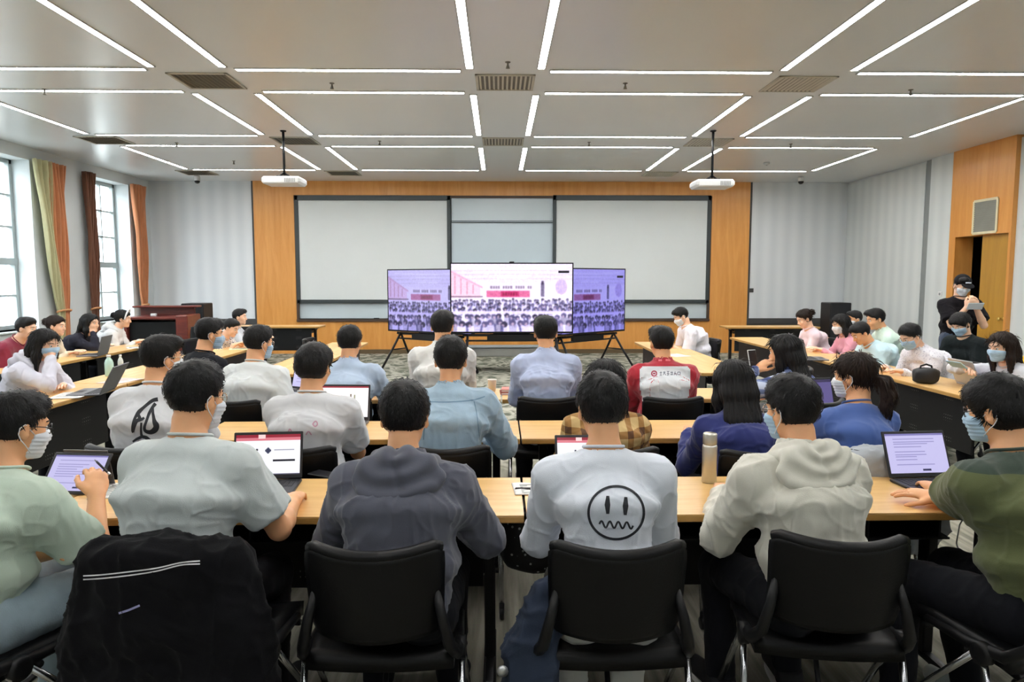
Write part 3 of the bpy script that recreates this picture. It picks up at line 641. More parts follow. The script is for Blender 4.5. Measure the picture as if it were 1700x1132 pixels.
def tv(label, x, y, rz, zb, zt, tint, gain, cool):
    hgt = zt - zb; wid = (hgt - .05) * 16 / 9 + .05
    t = thing('television', label, 'television', (x, y, zb), rz)
    f = MB(); e = .018
    f.box((-wid / 2, -.03, 0), (wid / 2, .05, hgt), bev=.008); f.build('housing', M['black_plastic'], t)
    f = MB()
    for s in (-1, 1): f.box((s * (wid / 2 - e / 2) - e / 2, -.036, 0), (s * (wid / 2 - e / 2) + e / 2, -.028, hgt))
    f.box((-wid / 2, -.036, 0), (wid / 2, -.028, .028)); f.box((-wid / 2, -.036, hgt - e), (wid / 2, -.028, hgt)); f.build('bezel', M['black_metal'], t)
    g = grid_picture('screen', tv_picture(tint, gain, cool), 200, 112, wid - .04, hgt - .05, screen_mat('tv_screen', 1.), t); g.location = (0, -.033, .03)
    if gain > 1.2: f = MB(); f.box((-.04, -.034, hgt - .002), (.04, .02, hgt + .018), bev=.006); f.build('camera_bar', M['black_plastic'], t)
    s_ = thing('television_stand', label.replace('television', 'stand under the television').replace('large ', 'black trestle '), 'stand', (x, y, 0), rz)
    f = MB(); f.tube([(-wid / 2 + .2, .0, zb - .03), (wid / 2 - .2, .0, zb - .03)], .022, 8); f.tube([(-wid / 2 + .24, .0, zb - .12), (wid / 2 - .24, 0, zb - .12)], .015, 8)
    f.box((-.4, -.02, zb - .13), (.4, .03, zb - .02)); f.box((-.3, .055, zb - .1), (.3, .075, zb + .5))
    f.build('crossbar', M['black_metal'], s_)
    for q in (-1, 1):
        x0 = q * (wid / 2 - .28)
        for yy in (-.42, .38):
            f = MB(); f.tube([(x0, 0, zb - .02), (x0 + q * .03, yy * .45, zb * .55), (x0 + q * .06, yy, .06)], .02, 8); lg = f.build('leg', M['black_metal'], s_)
            c = MB(); c.lathe([(.015, -.014), (.03, -.012), (.03, .012), (.015, .014)], (x0 + q * .06, yy, .03), 14, axis='x'); c.tube([(x0 + q * .06, yy, .03), (x0 + q * .06, yy, .08)], .012, 6); c.build('caster', M['black_plastic'], lg)
        f = MB(); f.tube([(x0 + q * .025, -.2, .38), (x0 + q * .025, .18, .38)], .012, 6); f.build('brace', M['black_metal'], s_)
    return t
Ym = 11.2
a = aty(751, 436, Ym); b_ = aty(947, 553, Ym)
tv('large middle television showing a bright white hall of people', (a[0] + b_[0]) / 2, Ym, 0, b_[2], a[2], (1.0, .98, 1.03), 1.34, .0)
# side sets are angled outward to the side tables
def side_tv(lab, px_out, px_in, pyt, pyb, yo, yi, tint, gain, cool, side):
    o = aty(px_out, pyt, yo); ob = aty(px_out, pyb, yo); hgt = o[2] - ob[2]; wid = (hgt - .05) * 16 / 9 + .05
    i = aty(px_in, pyt, yi); d = np.array([i[0] - o[0], i[1] - o[1]]); d /= np.linalg.norm(d)
    c = np.array([o[0], o[1]]) + d * wid / 2; ang = math.atan2(d[1], d[0]) if side < 0 else math.atan2(-d[1], -d[0])
    tv(lab, c[0], c[1], ang, ob[2], o[2], tint, gain, cool)
side_tv('large television left of the middle one showing a pale lavender picture', 645, 752, 447, 549, 12.5, 11.62, (.92, .90, 1.0), 1.0, .35, -1)
side_tv('large television right of the middle one showing a violet picture', 1036, 948, 446, 549, 12.5, 11.55, (.80, .78, 1.08), .85, .45, 1)
# cart with silver tray below the middle set
p = aty(830, 570, 11.75); q = aty(830, 583, 11.75)
t = thing('media_cart', 'low grey equipment shelf behind the legs of the middle television', 'cart', (p[0], 12.4, 0))
MB().box((-.75, -.2, .25), (.75, .2, .40), bev=.01).build('box', M['alu'], t); MB().box((-.78, -.22, .40), (.78, .22, .42), bev=.005).build('top', M['trim_grey'], t)
for s in (-1, 1): MB().box((s * .68 - .02, -.18, 0), (s * .68 + .02, .18, .25)).build('leg', M['black_metal'], t)
# ================================================================== LAPTOPS AND SMALL THINGS
M['lap_grey'] = mat('laptop_grey', srgb(120, 120, 124), .35, .6, var=.03); M['lap_black'] = mat('laptop_black', srgb(26, 26, 32), .4); M['lap_silver'] = mat('laptop_silver', srgb(190, 192, 196), .32, .7, var=.03); M['key'] = mat('key_black', srgb(30, 30, 34), .5)
M['scr'] = screen_mat('laptop_screen', 1.)
def pic_web(U, V):
    C = np.ones(U.shape + (3,)) * (.93, .93, .95)
    def put(m, c): C[m] = c
    put(V > .93, (.55, .12, .2)); put((V > .86) & (V < .93), (.82, .45, .5)); put((U > .35) & (U < .45) & (V > .9), (.95, .8, .8))
    put(np.hypot((U - .5) * 1.6, V - .60) < .07, (.2, .22, .32)); put((np.abs(V - .62) < .02) & (np.abs(U - .33) < .02), (.2, .2, .25))
    put((np.abs(V - .35) < .018) & (U > .58) & (U < .92), (.12, .12, .16)); put((np.abs(V - .2) < .01) & (U > .4) & (U < .55), (.4, .4, .5)); put((np.abs(V - .62) < .012) & (U > .6) & (U < .9), (.6, .6, .66))
    put((V < .03), (.3, .3, .38)); return C ** 2.2 * 1.15
def pic_doc(U, V):
    C = np.ones(U.shape + (3,)) * (.80, .78, .96)
    def put(m, c): C[m] = c
    put(V > .95, (.5, .48, .72))
    rs = np.random.default_rng(5)
    for k in range(11):
        v = .86 - k * .065; w = rs.uniform(.35, .8); put((np.abs(V - v) < .009) & (U > .12) & (U < .12 + w), (.62, .60, .82))
    put((U > .55) & (U < .68) & (V > .06) & (V < .11), (.2, .2, .35)); return C ** 2.2 * .95
def pic_doc2(U, V):
    C = pic_doc(U, V); return C
def pic_sheet(U, V):
    C = np.ones(U.shape + (3,)) * (.97, .95, .95); C[V > .94] = (.6, .2, .25)
    C[(U > .62) & (U < .66) & (V > .5) & (V < .75)] = (.5, .45, .4); C[(U > .70) & (U < .73) & (V > .5) & (V < .72)] = (.6, .6, .5); C[(U > .2) & (U < .5) & (np.abs(V - .4) < .02)] = (.8, .78, .8); return C ** 2.2 * 1.2
def pic_dark(U, V):
    C = np.ones(U.shape + (3,)) * (.40, .36, .58); C[V > .9] = (.25, .22, .36); C[(np.abs(V - .5) < .2) & (U > .2) & (U < .7)] = (.46, .42, .64); return C ** 2.2 * .9
def laptop(label, x, y, rz, w=.32, d=.22, tilt=105, body='lap_grey', pic=pic_doc, z=TZ):
    """hinge edge at local +y: the user sits on the -y side."""
    t = thing('laptop', label, 'laptop', (x, y, z), rz)
    b = MB().box((-w / 2, -d / 2, 0), (w / 2, d / 2, .014), bev=.004).build('base', M[body], t)
    k = MB()
    for i in range(5):
        for j in range(13): k.box((-w / 2 + .018 + j * (w - .036) / 13, d / 2 - .035 - i * .019, .014), (-w / 2 + .018 + (j + .86) * (w - .036) / 13, d / 2 - .02 - i * .019, .0158))
    k.build('keyboard', M['key'], b); MB().box((-.05, -d / 2 + .012, .0135), (.05, -d / 2 + .068, .0146)).build('touchpad', M['lap_silver'] if body == 'lap_silver' else M['lap_black'], b)
    l = bpy.data.objects.new('lid', MB().box((-w / 2, -.001, .004), (w / 2, .007, d), bev=.003).mesh('lid')); l.data.materials.append(M[body]); COL.objects.link(l); l.parent = t
    l.location = (0, d / 2 - .004, .012); l.rotation_euler = (-R(tilt - 90), 0, 0)
    f = MB(); e = .008; zz = .012
    f.box((-w / 2 + .002, -.0022, .006), (w / 2 - .002, -.0005, d - .002)); f.build('bezel', M['lap_black'], l)
    g = grid_picture('screen', pic, 64, 40, w - 2 * e - .004, d - .034, M['scr'], l); g.location = (0, -.0028, .022)
    return t
def W(px, py, z=TZ): p = atz(px, py, z); return p[0], p[1]
laptop('laptop with a red-topped white web page before the nearest grey T-shirt', -.985, 2.825, R(5), .29, .205, 106, 'lap_black', pic_web)
laptop('dark laptop with a pale violet document before the olive T-shirt', 1.835, 2.80, R(4), .29, .205, 112, 'lap_black', pic_doc)
laptop('laptop with a white page before the pale T-shirt with the pink print', -.955, 4.07, R(-3), .32, .22, 104, 'lap_grey', pic_sheet)
p = W(1372, 690); laptop('laptop with a dim purple screen before the blue shirt with the ponytail', p[0], p[1], R(14), .31, .215, 105, 'lap_black', pic_dark)
p = W(152, 652); laptop('open dark grey laptop turned away from the camera before the girl with the mask', p[0], p[1], R(-80), .33, .23, 118, 'lap_grey', pic_doc)
p = W(146, 590); laptop('open greyish laptop before the woman in black by the windows', p[0] + .05, p[1], R(-80), .32, .22, 105, 'lap_grey', pic_doc)
p = W(1607, 640); laptop('white open laptop before the woman with the light blue mask', p[0] + .10, p[1] - .02, R(88), .32, .22, 112, 'lap_silver', pic_doc)
p = W(1352, 596); laptop('grey open laptop before the woman in the pale pink top', p[0], p[1], R(80), .32, .22, 105, 'lap_grey', pic_dark)
laptop('silver laptop open before the white T-shirt at the third row', -1.55, 5.25, R(-30), .31, .215, 105, 'lap_silver', pic_doc)
laptop('laptop before the smiley sweater, only its top edge showing past a shoulder', .375, 2.83, R(0), .26, .19, 114, 'lap_black', pic_web)
# tablet with stylus at the far left
def tablet(label, px, py, rz, w=.265, d=.19):
    p = W(px, py); t = thing('tablet', label, 'tablet', (p[0], p[1], TZ + .004), rz)
    s = bpy.data.objects.new('slab', MB().box((-w / 2, -.004, 0), (w / 2, .004, d), bev=.003).mesh('slab')); s.data.materials.append(M['lap_black']); COL.objects.link(s); s.parent = t; s.rotation_euler = (-R(38), 0, 0)
    g = grid_picture('screen', pic_doc, 60, 44, w - .026, d - .026, M['scr'], s); g.location = (0, -.0046, .013)
    k = bpy.data.objects.new('kickstand', MB().box((-w / 2 + .03, -.001, -.005), (w / 2 - .03, .002, .17)).mesh('kickstand')); k.data.materials.append(M['lap_grey']); COL.objects.link(k); k.parent = t; k.location = (0, .118, .148); k.rotation_euler = (PI - R(-14), 0, 0)
    return t
tablet('tablet with a pale violet page on a stand before the pale green T-shirt', 112, 822, R(-6), .255, .18)
# steel thermos bottle
p = W(1177, 800); t = thing('thermos_bottle', 'tall silver thermos bottle standing on the nearest table', 'bottle', (p[0], p[1], TZ))
MB().lathe([(.028, 0), (.0315, .004), (.0315, .155), (.029, .165)], n=28).build('body', M['chrome'] if False else mat('satin_steel', srgb(205, 203, 192), .32, .75, var=.03), t); MB().lathe([(.029, .166), (.030, .17), (.030, .208), (.027, .214)], n=28).build('cap', mat('satin_steel_cap', srgb(196, 194, 182), .3, .8, var=.03), t)
# bottles etc. on the left tables
def bottle(lab, px, py, col, h=.2, r=.033):
    p = W(px, py); t = thing('drink_bottle', lab, 'bottle', (p[0], p[1], TZ)); MB().lathe([(r * .9, 0), (r, .006), (r, h * .62), (r * .8, h * .75), (r * .42, h * .86), (r * .42, h * .9)], n=18).build('body', col, t); MB().lathe([(r * .48, h * .9), (r * .48, h), (r * .4, h)], n=14).build('cap', M['white_plastic'], t)
M['aqua'] = mat('pale_aqua_plastic', srgb(180, 214, 206), .25); M['clearish'] = mat('milky_plastic', srgb(206, 214, 214), .25)
bottle('pale aqua bottle on the window-side table beyond the dark grey laptop', 182, 624, M['aqua'], .19, .037); bottle('small white bottle near the aqua bottle on the window-side table', 201, 619, M['clearish'], .17, .024)
def papers(lab, px, py, rz, w, d, col, n=1, name='paper_sheet', cat='paper'):
    p = W(px, py); t = thing(name, lab, cat, (p[0], p[1], TZ + .0008), rz)
    P = [[(-w / 2 + w * i / 8, -d / 2 + d * j / 8, .001 + .003 * math.sin(i * .7) * math.sin(j * .5) ** 2 + .0012 * n) for j in range(9)] for i in range(9)]
    f = MB(); f.sheet(P, .0022 * n); f.build('sheet', col, t)
    f = MB()
    for k in range(7): f.box((-w / 2 + .03, d / 2 - .04 - k * d * .11, .0035 + .0023 * n), (w / 2 - .03 - .02 * (k % 3), d / 2 - .036 - k * d * .11, .0045 + .0023 * n))
    f.build('text_line', M['trim_grey'], t)
M['paper'] = mat('paper', srgb(232, 230, 226), .85, var=.02); M['paper_pink'] = mat('pink_paper', srgb(228, 206, 202), .85, var=.03)
papers('open notebook on the window-side table next to the dark grey laptop', 118, 657, R(12), .21, .29, M['paper'], 2, 'notebook', 'notebook')
papers('pinkish paper sheets beyond the dark grey laptop on the window-side table', 200, 633, R(-12), .21, .30, M['paper_pink'], 2)
papers('white handout on the middle joint of the nearest table', 874, 812, R(4), .11, .16, M['paper']); papers('white sheet on the nearest table beside the violet tablet', 195, 815, R(8), .15, .21, M['paper'])
papers('sheet of paper before the white sleeve of the man in white with the mask', 1452, 611, R(60), .21, .297, M['paper']); papers('papers on the inner arm table before the man writing in white', 1122, 590, R(20), .21, .297, M['paper'])
papers('paper pile on the far window-side table by the headband', 232, 577, R(30), .3, .21, M['paper']); papers('yellowish open notebook on the window-side column beside the black T-shirt', 402, 580, R(20), .3, .22, mat('cream_paper', srgb(222, 212, 160), .85), 2, 'notebook', 'notebook')
# red books on the third row
p = W(846, 655)
for k, (c, nm) in enumerate(((srgb(150, 50, 46), 'dark red'), (srgb(196, 120, 110), 'salmon'))):
    t = thing('book', '%s book %s on the third-row table' % (nm, ('at the bottom of the small pile', 'on top of the small pile')[k]), 'book', (p[0] + .03 + .01 * k, p[1] + .05, TZ + .021 * k), R(4 - 7 * k))
    f = MB(); f.box((-.1, -.07, 0), (.1, .07, .003)); f.box((-.1, -.07, .017), (.1, .07, .02)); f.box((-.1, -.07, 0), (-.097, .07, .02)); f.build('cover', mat('book_cover', c, .6), t)
    MB().box((-.096, -.066, .003), (.096, .066, .017)).build('page_block', M['paper'], t)
p = W(833, 650); t = thing('paper_cup', 'white paper cup beside the red books on the third row', 'cup', (p[0] - .075, p[1] + .02, TZ)); MB().lathe([(.026, 0), (.035, .09), (.037, .092), (.033, .09), (.024, .004)], n=20).build('cup', M['paper'], t); MB().lathe([(.001, .075), (.031, .075)], n=16).build('drink', mat('tea', srgb(90, 60, 40), .2), t)
# phones, pens
def phone(lab, x, y, z, rot, col=None, w=.074, d=.155, nm='smartphone'):
    t = thing(nm, lab, 'phone', (x, y, z)); t.rotation_euler = rot
    MB().box((-w / 2, -d / 2, 0), (w / 2, d / 2, .008), bev=.003).build('case', col or M['black_plastic'], t); MB().box((-w / 2 + .004, -d / 2 + .004, .008), (w / 2 - .004, d / 2 - .004, .0086)).build('screen', M['lap_black'], t); return t
p = W(1490, 616); phone('black phone lying on the door-side table before the man in white', p[0], p[1], TZ, (0, 0, R(40)), None, .09, .17)
p = W(520, 800); phone('black phone by the hand of the nearest grey T-shirt', p[0] + .03, p[1] + .1, TZ, (0, 0, R(60)))
# mouse under the hand of the nearest grey T-shirt is not shown; black bag on the door-side table
def bag_mesh(f, c, r, seed, n=20, m_=14, sq=.6):
    V = []; rr = random.Random(seed); ph = [rr.uniform(0, 6) for _ in range(6)]
    for i in range(m_ + 1):
        a = PI * i / m_ - PI / 2; row = []
        for j in range(n):
            b = 2 * PI * j / n
            ca = math.copysign(abs(math.cos(a)) ** sq, math.cos(a)); sa = math.copysign(abs(math.sin(a)) ** sq, math.sin(a))
            cb = math.copysign(abs(math.cos(b)) ** .75, math.cos(b)); sb = math.copysign(abs(math.sin(b)) ** .75, math.sin(b))
            w = 1 + .06 * math.sin(3 * b + ph[0] + 2 * a) + .05 * math.sin(5 * b + ph[1] - 3 * a) + .03 * math.sin(9 * b + 4 * a + ph[2])
            V.append((c[0] + r[0] * ca * cb * w, c[1] + r[1] * ca * sb * w, c[2] + r[2] * sa * (1 + .04 * math.sin(2 * b + ph[3]))))
    F = [[i * n + j, i * n + (j + 1) % n, (i + 1) * n + (j + 1) % n, (i + 1) * n + j] for i in range(m_) for j in range(n)]
    f.add(V, F, 0, True); return f
p = W(1536, 636); t = thing('small_bag', 'small black bag standing on the door-side table before the man in white', 'bag', (p[0], p[1], TZ))
bag_mesh(MB(), (0, 0, .065), (.10, .07, .065), 3).build('pouch', mat('black_nylon', (.012, .012, .014), .6, bump=.3), t); f = MB(); f.tube([(-.05, 0, .12), (-.045, 0, .145), (0, .0, .16), (.045, 0, .145), (.05, 0, .12)], .008, 8); f.build('strap', M['black_plastic'], t)
# speckled black bag hanging under the nearest table at the aisle
def speckle():
    m = mat('speckled_black_fabric', (.010, .010, .011), .7, bump=.3, bs=60); N, L = nt(m); b = N['Principled BSDF']
    v = N.new('ShaderNodeTexVoronoi'); v.inputs['Scale'].default_value = 34; tc = N.new('ShaderNodeTexCoord'); L.new(tc.outputs['Object'], v.inputs['Vector'])
    lt = N.new('ShaderNodeMath'); lt.operation = 'LESS_THAN'; lt.inputs[1].default_value = .17; L.new(v.outputs['Distance'], lt.inputs[0])
    mx = N.new('ShaderNodeMix'); mx.data_type = 'RGBA'; mx.inputs[6].default_value = (.010, .010, .011, 1); mx.inputs[7].default_value = (.45, .45, .45, 1); L.new(lt.outputs[0], mx.inputs[0]); L.new(mx.outputs[2], b.inputs['Base Color']); return m
p = aty(884, 893, 2.82); t = thing('shoulder_bag', 'black bag with white specks hanging under the nearest table by the aisle', 'bag', (p[0], 2.80, p[2]))
bag_mesh(MB(), (0, 0, 0), (.145, .085, .125), 8).build('pouch', speckle(), t); f = MB(); f.tube([(-.08, 0, .09), (-.085, -.01, .19 ), (-.07, -.0, .215), (.07, 0, .215), (.085, -.01, .19), (.08, 0, .09)], .009, 8); f.build('strap', M['black_plastic'], t)
# white adapter hanging at the panel on the right
p = aty(1576, 921, 2.88); t = thing('power_adapter', 'small white power adapter hanging at the dark panel under the right table', 'adapter', (p[0], 2.80, p[2])); MB().box((-.035, -.012, -.02), (.035, .012, .012), bev=.005).build('block', M['white_plastic'], t); f = MB(); f.tube([(0, 0, -.018), (.01, .0, -.07), (.004, 0, -.09)], .004, 6); f.tube([(0, 0, .01), (-.02, .01, .08), (-.01, .01, .16), (0, 0, .20)], .003, 6); f.box((-.006, -.006, -.10), (.016, .006, -.085), bev=.003); f.build('cable', M['white_plastic'], t)
# ================================================================== SIGNED-DISTANCE MODELLING
class Grid:
    def __init__(s, lo, hi, h):
        s.lo = np.array(lo, float); s.h = h; s.n = np.ceil((np.array(hi) - s.lo) / h).astype(int) + 1
        s.F = np.full(s.n, .5, np.float32); s.ax = [(s.lo[i] + h * np.arange(s.n[i])).astype(np.float32) for i in range(3)]
    def op(s, fn, lo, hi, k=.02, mode='add'):
        pad = k + 3 * s.h
        i0 = np.maximum(0, np.floor((np.array(lo) - pad - s.lo) / s.h).astype(int)); i1 = np.minimum(s.n, np.ceil((np.array(hi) + pad - s.lo) / s.h).astype(int) + 1)
        if np.any(i1 <= i0): return s
        sl = tuple(slice(a, b) for a, b in zip(i0, i1))
        x = s.ax[0][sl[0]][:, None, None]; y = s.ax[1][sl[1]][None, :, None]; z = s.ax[2][sl[2]][None, None, :]
        d = fn(x, y, z); a = s.F[sl]
        if mode == 'add':
            h_ = np.maximum(k - np.abs(a - d), 0) / k; s.F[sl] = np.minimum(a, d) - h_ * h_ * k * .25
        else:
            d = -d if mode == 'sub' else d
            h_ = np.maximum(k - np.abs(a - d), 0) / k; s.F[sl] = np.maximum(a, d) + h_ * h_ * k * .25
        return s
    def cone(s, a, b, r1, r2=None, k=.02, mode='add'):
        a = np.array(a, float); b = np.array(b, float); r2 = r1 if r2 is None else r2; ba = b - a; L2 = max(ba @ ba, 1e-9); r = max(r1, r2)
        def fn(x, y, z):
            px, py, pz = x - a[0], y - a[1], z - a[2]
            t = np.clip((px * ba[0] + py * ba[1] + pz * ba[2]) / L2, 0, 1)
            return np.sqrt((px - t * ba[0]) ** 2 + (py - t * ba[1]) ** 2 + (pz - t * ba[2]) ** 2) - (r1 + (r2 - r1) * t)
        return s.op(fn, np.minimum(a, b) - r, np.maximum(a, b) + r, k, mode)
    def ell(s, c, r, k=.02, mode='add', M3=None):
        c = np.array(c, float); r = np.array(r, float); m = np.eye(3) if M3 is None else M3
        def fn(x, y, z):
            px, py, pz = x - c[0], y - c[1], z - c[2]
            q = [px * m[0, i] + py * m[1, i] + pz * m[2, i] for i in range(3)]
            k0 = np.sqrt((q[0] / r[0]) ** 2 + (q[1] / r[1]) ** 2 + (q[2] / r[2]) ** 2); k1 = np.sqrt((q[0] / r[0] ** 2) ** 2 + (q[1] / r[1] ** 2) ** 2 + (q[2] / r[2] ** 2) ** 2) + 1e-6
            return k0 * (k0 - 1) / k1
        e = np.abs(m) @ r if M3 is not None else r
        return s.op(fn, c - e, c + e, k, mode)
    def ecyl(s, a, b, ra, rb, u, ez=.05, k=.04, mode='add', sq=2.4):
        """elliptic tapered trunk from a to b; ra/rb = (half width, half depth), u = width axis."""
        a = np.array(a, float); b = np.array(b, float); w = b - a; L = np.linalg.norm(w); w /= L; u = np.array(u, float); u = u - w * (u @ w); u /= np.linalg.norm(u); v = np.cross(w, u)
        def fn(x, y, z):
            px, py, pz = x - a[0], y - a[1], z - a[2]
            t = px * w[0] + py * w[1] + pz * w[2]; tu = px * u[0] + py * u[1] + pz * u[2]; tv = px * v[0] + py * v[1] + pz * v[2]
            tt = np.clip(t / L, 0, 1); e = np.maximum(np.abs(t - L / 2) - L / 2, 0)
            st = tt * tt * (3 - 2 * tt); rx = ra[0] + (rb[0] - ra[0]) * st; ry = ra[1] + (rb[1] - ra[1]) * st
            k0 = ((np.abs(tu) / rx) ** sq + (np.abs(tv) / ry) ** sq) ** (1 / sq)
            return (np.sqrt(k0 ** 2 + (e / ez) ** 2) - 1) * np.minimum(rx, ry) * .95
        r = max(*ra, *rb) + ez
        return s.op(fn, np.minimum(a, b) - r, np.maximum(a, b) + r, k, mode)
    def plane(s, p, n, lo=None, hi=None, k=.004):
        """keep the side away from n"""
        p = np.array(p, float); n = np.array(n, float); n /= np.linalg.norm(n)
        fn = lambda x, y, z: (x - p[0]) * n[0] + (y - p[1]) * n[1] + (z - p[2]) * n[2]
        return s.op(fn, s.lo if lo is None else lo, s.lo + s.n * s.h if hi is None else hi, k, 'cut')
    def mesh(s, smooth=1):
        F = s.F.copy(); F[0] = F[-1] = .5; F[:, 0] = F[:, -1] = .5; F[:, :, 0] = F[:, :, -1] = .5
        nx, ny, nz = F.shape; S_ = F < 0
        c = np.zeros((nx - 1, ny - 1, nz - 1), np.int8)
        for i in (0, 1):
            for j in (0, 1):
                for k in (0, 1): c += S_[i:nx - 1 + i, j:ny - 1 + j, k:nz - 1 + k]
        act = (c > 0) & (c < 8); I = np.argwhere(act); idx = np.full(act.shape, -1, np.int64); idx[act] = np.arange(len(I))
        P = np.zeros((len(I), 3)); W_ = np.zeros(len(I))
        cor = {o: F[I[:, 0] + o[0], I[:, 1] + o[1], I[:, 2] + o[2]] for o in [(i, j, k) for i in (0, 1) for j in (0, 1) for k in (0, 1)]}
        for o in cor:
            for a in range(3):
                if o[a]: continue
                q = list(o); q[a] = 1; q = tuple(q); f0, f1 = cor[o], cor[q]; m = (f0 < 0) != (f1 < 0)
                t = np.where(m, f0 / np.where(m, f0 - f1, 1), 0); pt = np.tile(np.array(o, float), (len(I), 1)); pt[:, a] = t
                P[m] += pt[m]; W_[m] += 1
        V = s.lo + (I + P / W_[:, None]) * s.h
        Q = []
        for a in range(3):
            b, d = (a + 1) % 3, (a + 2) % 3
            sl0 = [slice(None)] * 3; sl1 = [slice(None)] * 3; sl0[a] = slice(0, -1); sl1[a] = slice(1, None)
            A = S_[tuple(sl0)]; B = S_[tuple(sl1)]
            for fl, msk in ((0, A & ~B), (1, B & ~A)):
                E = np.argwhere(msk); E = E[(E[:, b] > 0) & (E[:, d] > 0) & (E[:, b] < F.shape[b] - 1) & (E[:, d] < F.shape[d] - 1)]
                if not len(E): continue
                def at(ob, od): e = E.copy(); e[:, b] -= ob; e[:, d] -= od; return idx[e[:, 0], e[:, 1], e[:, 2]]
                q = np.stack([at(1, 1), at(0, 1), at(0, 0), at(1, 0)], 1); Q.append(q if fl == 0 else q[:, ::-1])
        Fq = np.concatenate(Q) if Q else np.zeros((0, 4), int); Fq = Fq[(Fq >= 0).all(1)]
        for _ in range(smooth):
            acc = np.zeros_like(V); n = np.zeros(len(V))
            for a in range(4):
                b = (a + 1) % 4; np.add.at(acc, Fq[:, a], V[Fq[:, b]]); np.add.at(n, Fq[:, a], 1)
                np.add.at(acc, Fq[:, b], V[Fq[:, a]]); np.add.at(n, Fq[:, b], 1)
            m = n > 0; V[m] = V[m] * .5 + acc[m] / n[m, None] * .5
        return V, Fq
def vnormals(V, F):
    fn = np.cross(V[F[:, 2]] - V[F[:, 0]], V[F[:, 3]] - V[F[:, 1]]); N = np.zeros_like(V)
    for a in range(4): np.add.at(N, F[:, a], fn)
    return N / (np.linalg.norm(N, axis=1, keepdims=True) + 1e-12)
def vnoise(P, seed=0):
    P = np.asarray(P) + seed * 17.31; i = np.floor(P).astype(np.int64); f = P - i; f = f * f * (3 - 2 * f); out = 0
    for a in (0, 1):
        for b in (0, 1):
            for c in (0, 1):
                h = (i[:, 0] + a) * 374761393 + (i[:, 1] + b) * 668265263 + (i[:, 2] + c) * 2147483647 + seed * 1442695
                h = (h ^ (h >> 13)) * 1274126177; h = ((h ^ (h >> 16)) & 0xFFFF) / 65535.
                out = out + h * (f[:, 0] if a else 1 - f[:, 0]) * (f[:, 1] if b else 1 - f[:, 1]) * (f[:, 2] if c else 1 - f[:, 2])
    return out
def folds(V, F, amp, seed, up=None):
    """cloth wrinkles: vertical drape, slanted ridges and broad sag."""
    N = vnormals(V, F); P = V.copy()
    wv = np.stack([vnoise(P * 4, seed + 5), vnoise(P * 4, seed + 6), vnoise(P * 4, seed + 7)], 1) * 2
    Q = P + wv * .05
    sk = Q.copy(); sk[:, 2] = Q[:, 2] + .7 * np.abs(Q[:, 0])
    r1 = 1 - np.abs(2 * vnoise(np.stack([sk[:, 0] * 9, sk[:, 1] * 9, sk[:, 2] * 6], 1), seed) - 1)
    r2 = 1 - np.abs(2 * vnoise(np.stack([Q[:, 0] * 17, Q[:, 1] * 17, Q[:, 2] * 3.2], 1), seed + 1) - 1)
    r3 = vnoise(Q * 5, seed + 2); r4 = 1 - np.abs(2 * vnoise(np.stack([Q[:, 0] * 10, Q[:, 1] * 22, Q[:, 2] * 22 + 8 * np.abs(Q[:, 0])], 1), seed + 3) - 1)
    d = (r1 ** 4 - .2) * .75 + (r2 ** 4 - .2) * .8 + (r3 - .5) * .7 + (r4 ** 5 - .17) * .6
    return V + N * (amp * d)[:, None]
# ================================================================== PEOPLE
M['skin'] = mat('skin', srgb(228, 170, 124), .5, var=.05, vs=20, bump=.06, bs=220.)
M['skin'].node_tree.nodes['Principled BSDF'].inputs['Subsurface Weight'].default_value = .08
M['skin'].node_tree.nodes['Principled BSDF'].inputs['Subsurface Radius'].default_value = (.02, .008, .004)
M['skin_b'] = mat('skin_fair', srgb(238, 192, 160), .5, var=.05, vs=20, bump=.05, bs=220.)
def hairmat(nm, c):
    return mat(nm, c, .5, var=.35, vs=60, bump=.5, bs=120., spec=.22, stretch=(1, 1, .25))
M['hair'] = hairmat('black_hair', (.0105, .0100, .0105)); M['hair_br'] = hairmat('dark_brown_hair', (.020, .012, .009))
M['mask_white'] = mat('face_mask_white', srgb(222, 228, 236), .8, var=.02); M['mask_blue'] = mat('face_mask_blue', srgb(168, 198, 222), .8, var=.02)
M['eye_white'] = mat('eye_white', (.75, .74, .72), .2); M['iris'] = mat('iris', (.012, .008, .006), .1); M['lip'] = mat('lips', srgb(184, 112, 100), .45)
M['glasses'] = mat('glasses_frame', (.03, .03, .035), .3, .6); M['thin_metal'] = mat('thin_gold_frame', (.5, .42, .34), .25, .9)
M['sole'] = mat('shoe_sole', srgb(225, 225, 220), .6); M['loop'] = mat('mask_loop', srgb(230, 232, 235), .7)
CL = {}
def cloth(rgb, bump=.35, bs=420., var=.05, rough=.9):
    k = (rgb, bump, var)
    if k not in CL: CL[k] = mat('cloth_%d_%d_%d' % rgb, srgb(*rgb), rough, var=var, vs=9, bump=bump, bs=bs, sheen=.25 if sum(rgb) > 200 else .03, spec=.25 if sum(rgb) > 200 else .12)
    return CL[k]
def rotz(a): c, s = math.cos(a), math.sin(a); return np.array([[c, -s, 0], [s, c, 0], [0, 0, 1]])
def rotx(a): c, s = math.cos(a), math.sin(a); return np.array([[1, 0, 0], [0, c, -s], [0, s, c]])
def roty(a): c, s = math.cos(a), math.sin(a); return np.array([[c, 0, s], [0, 1, 0], [-s, 0, c]])
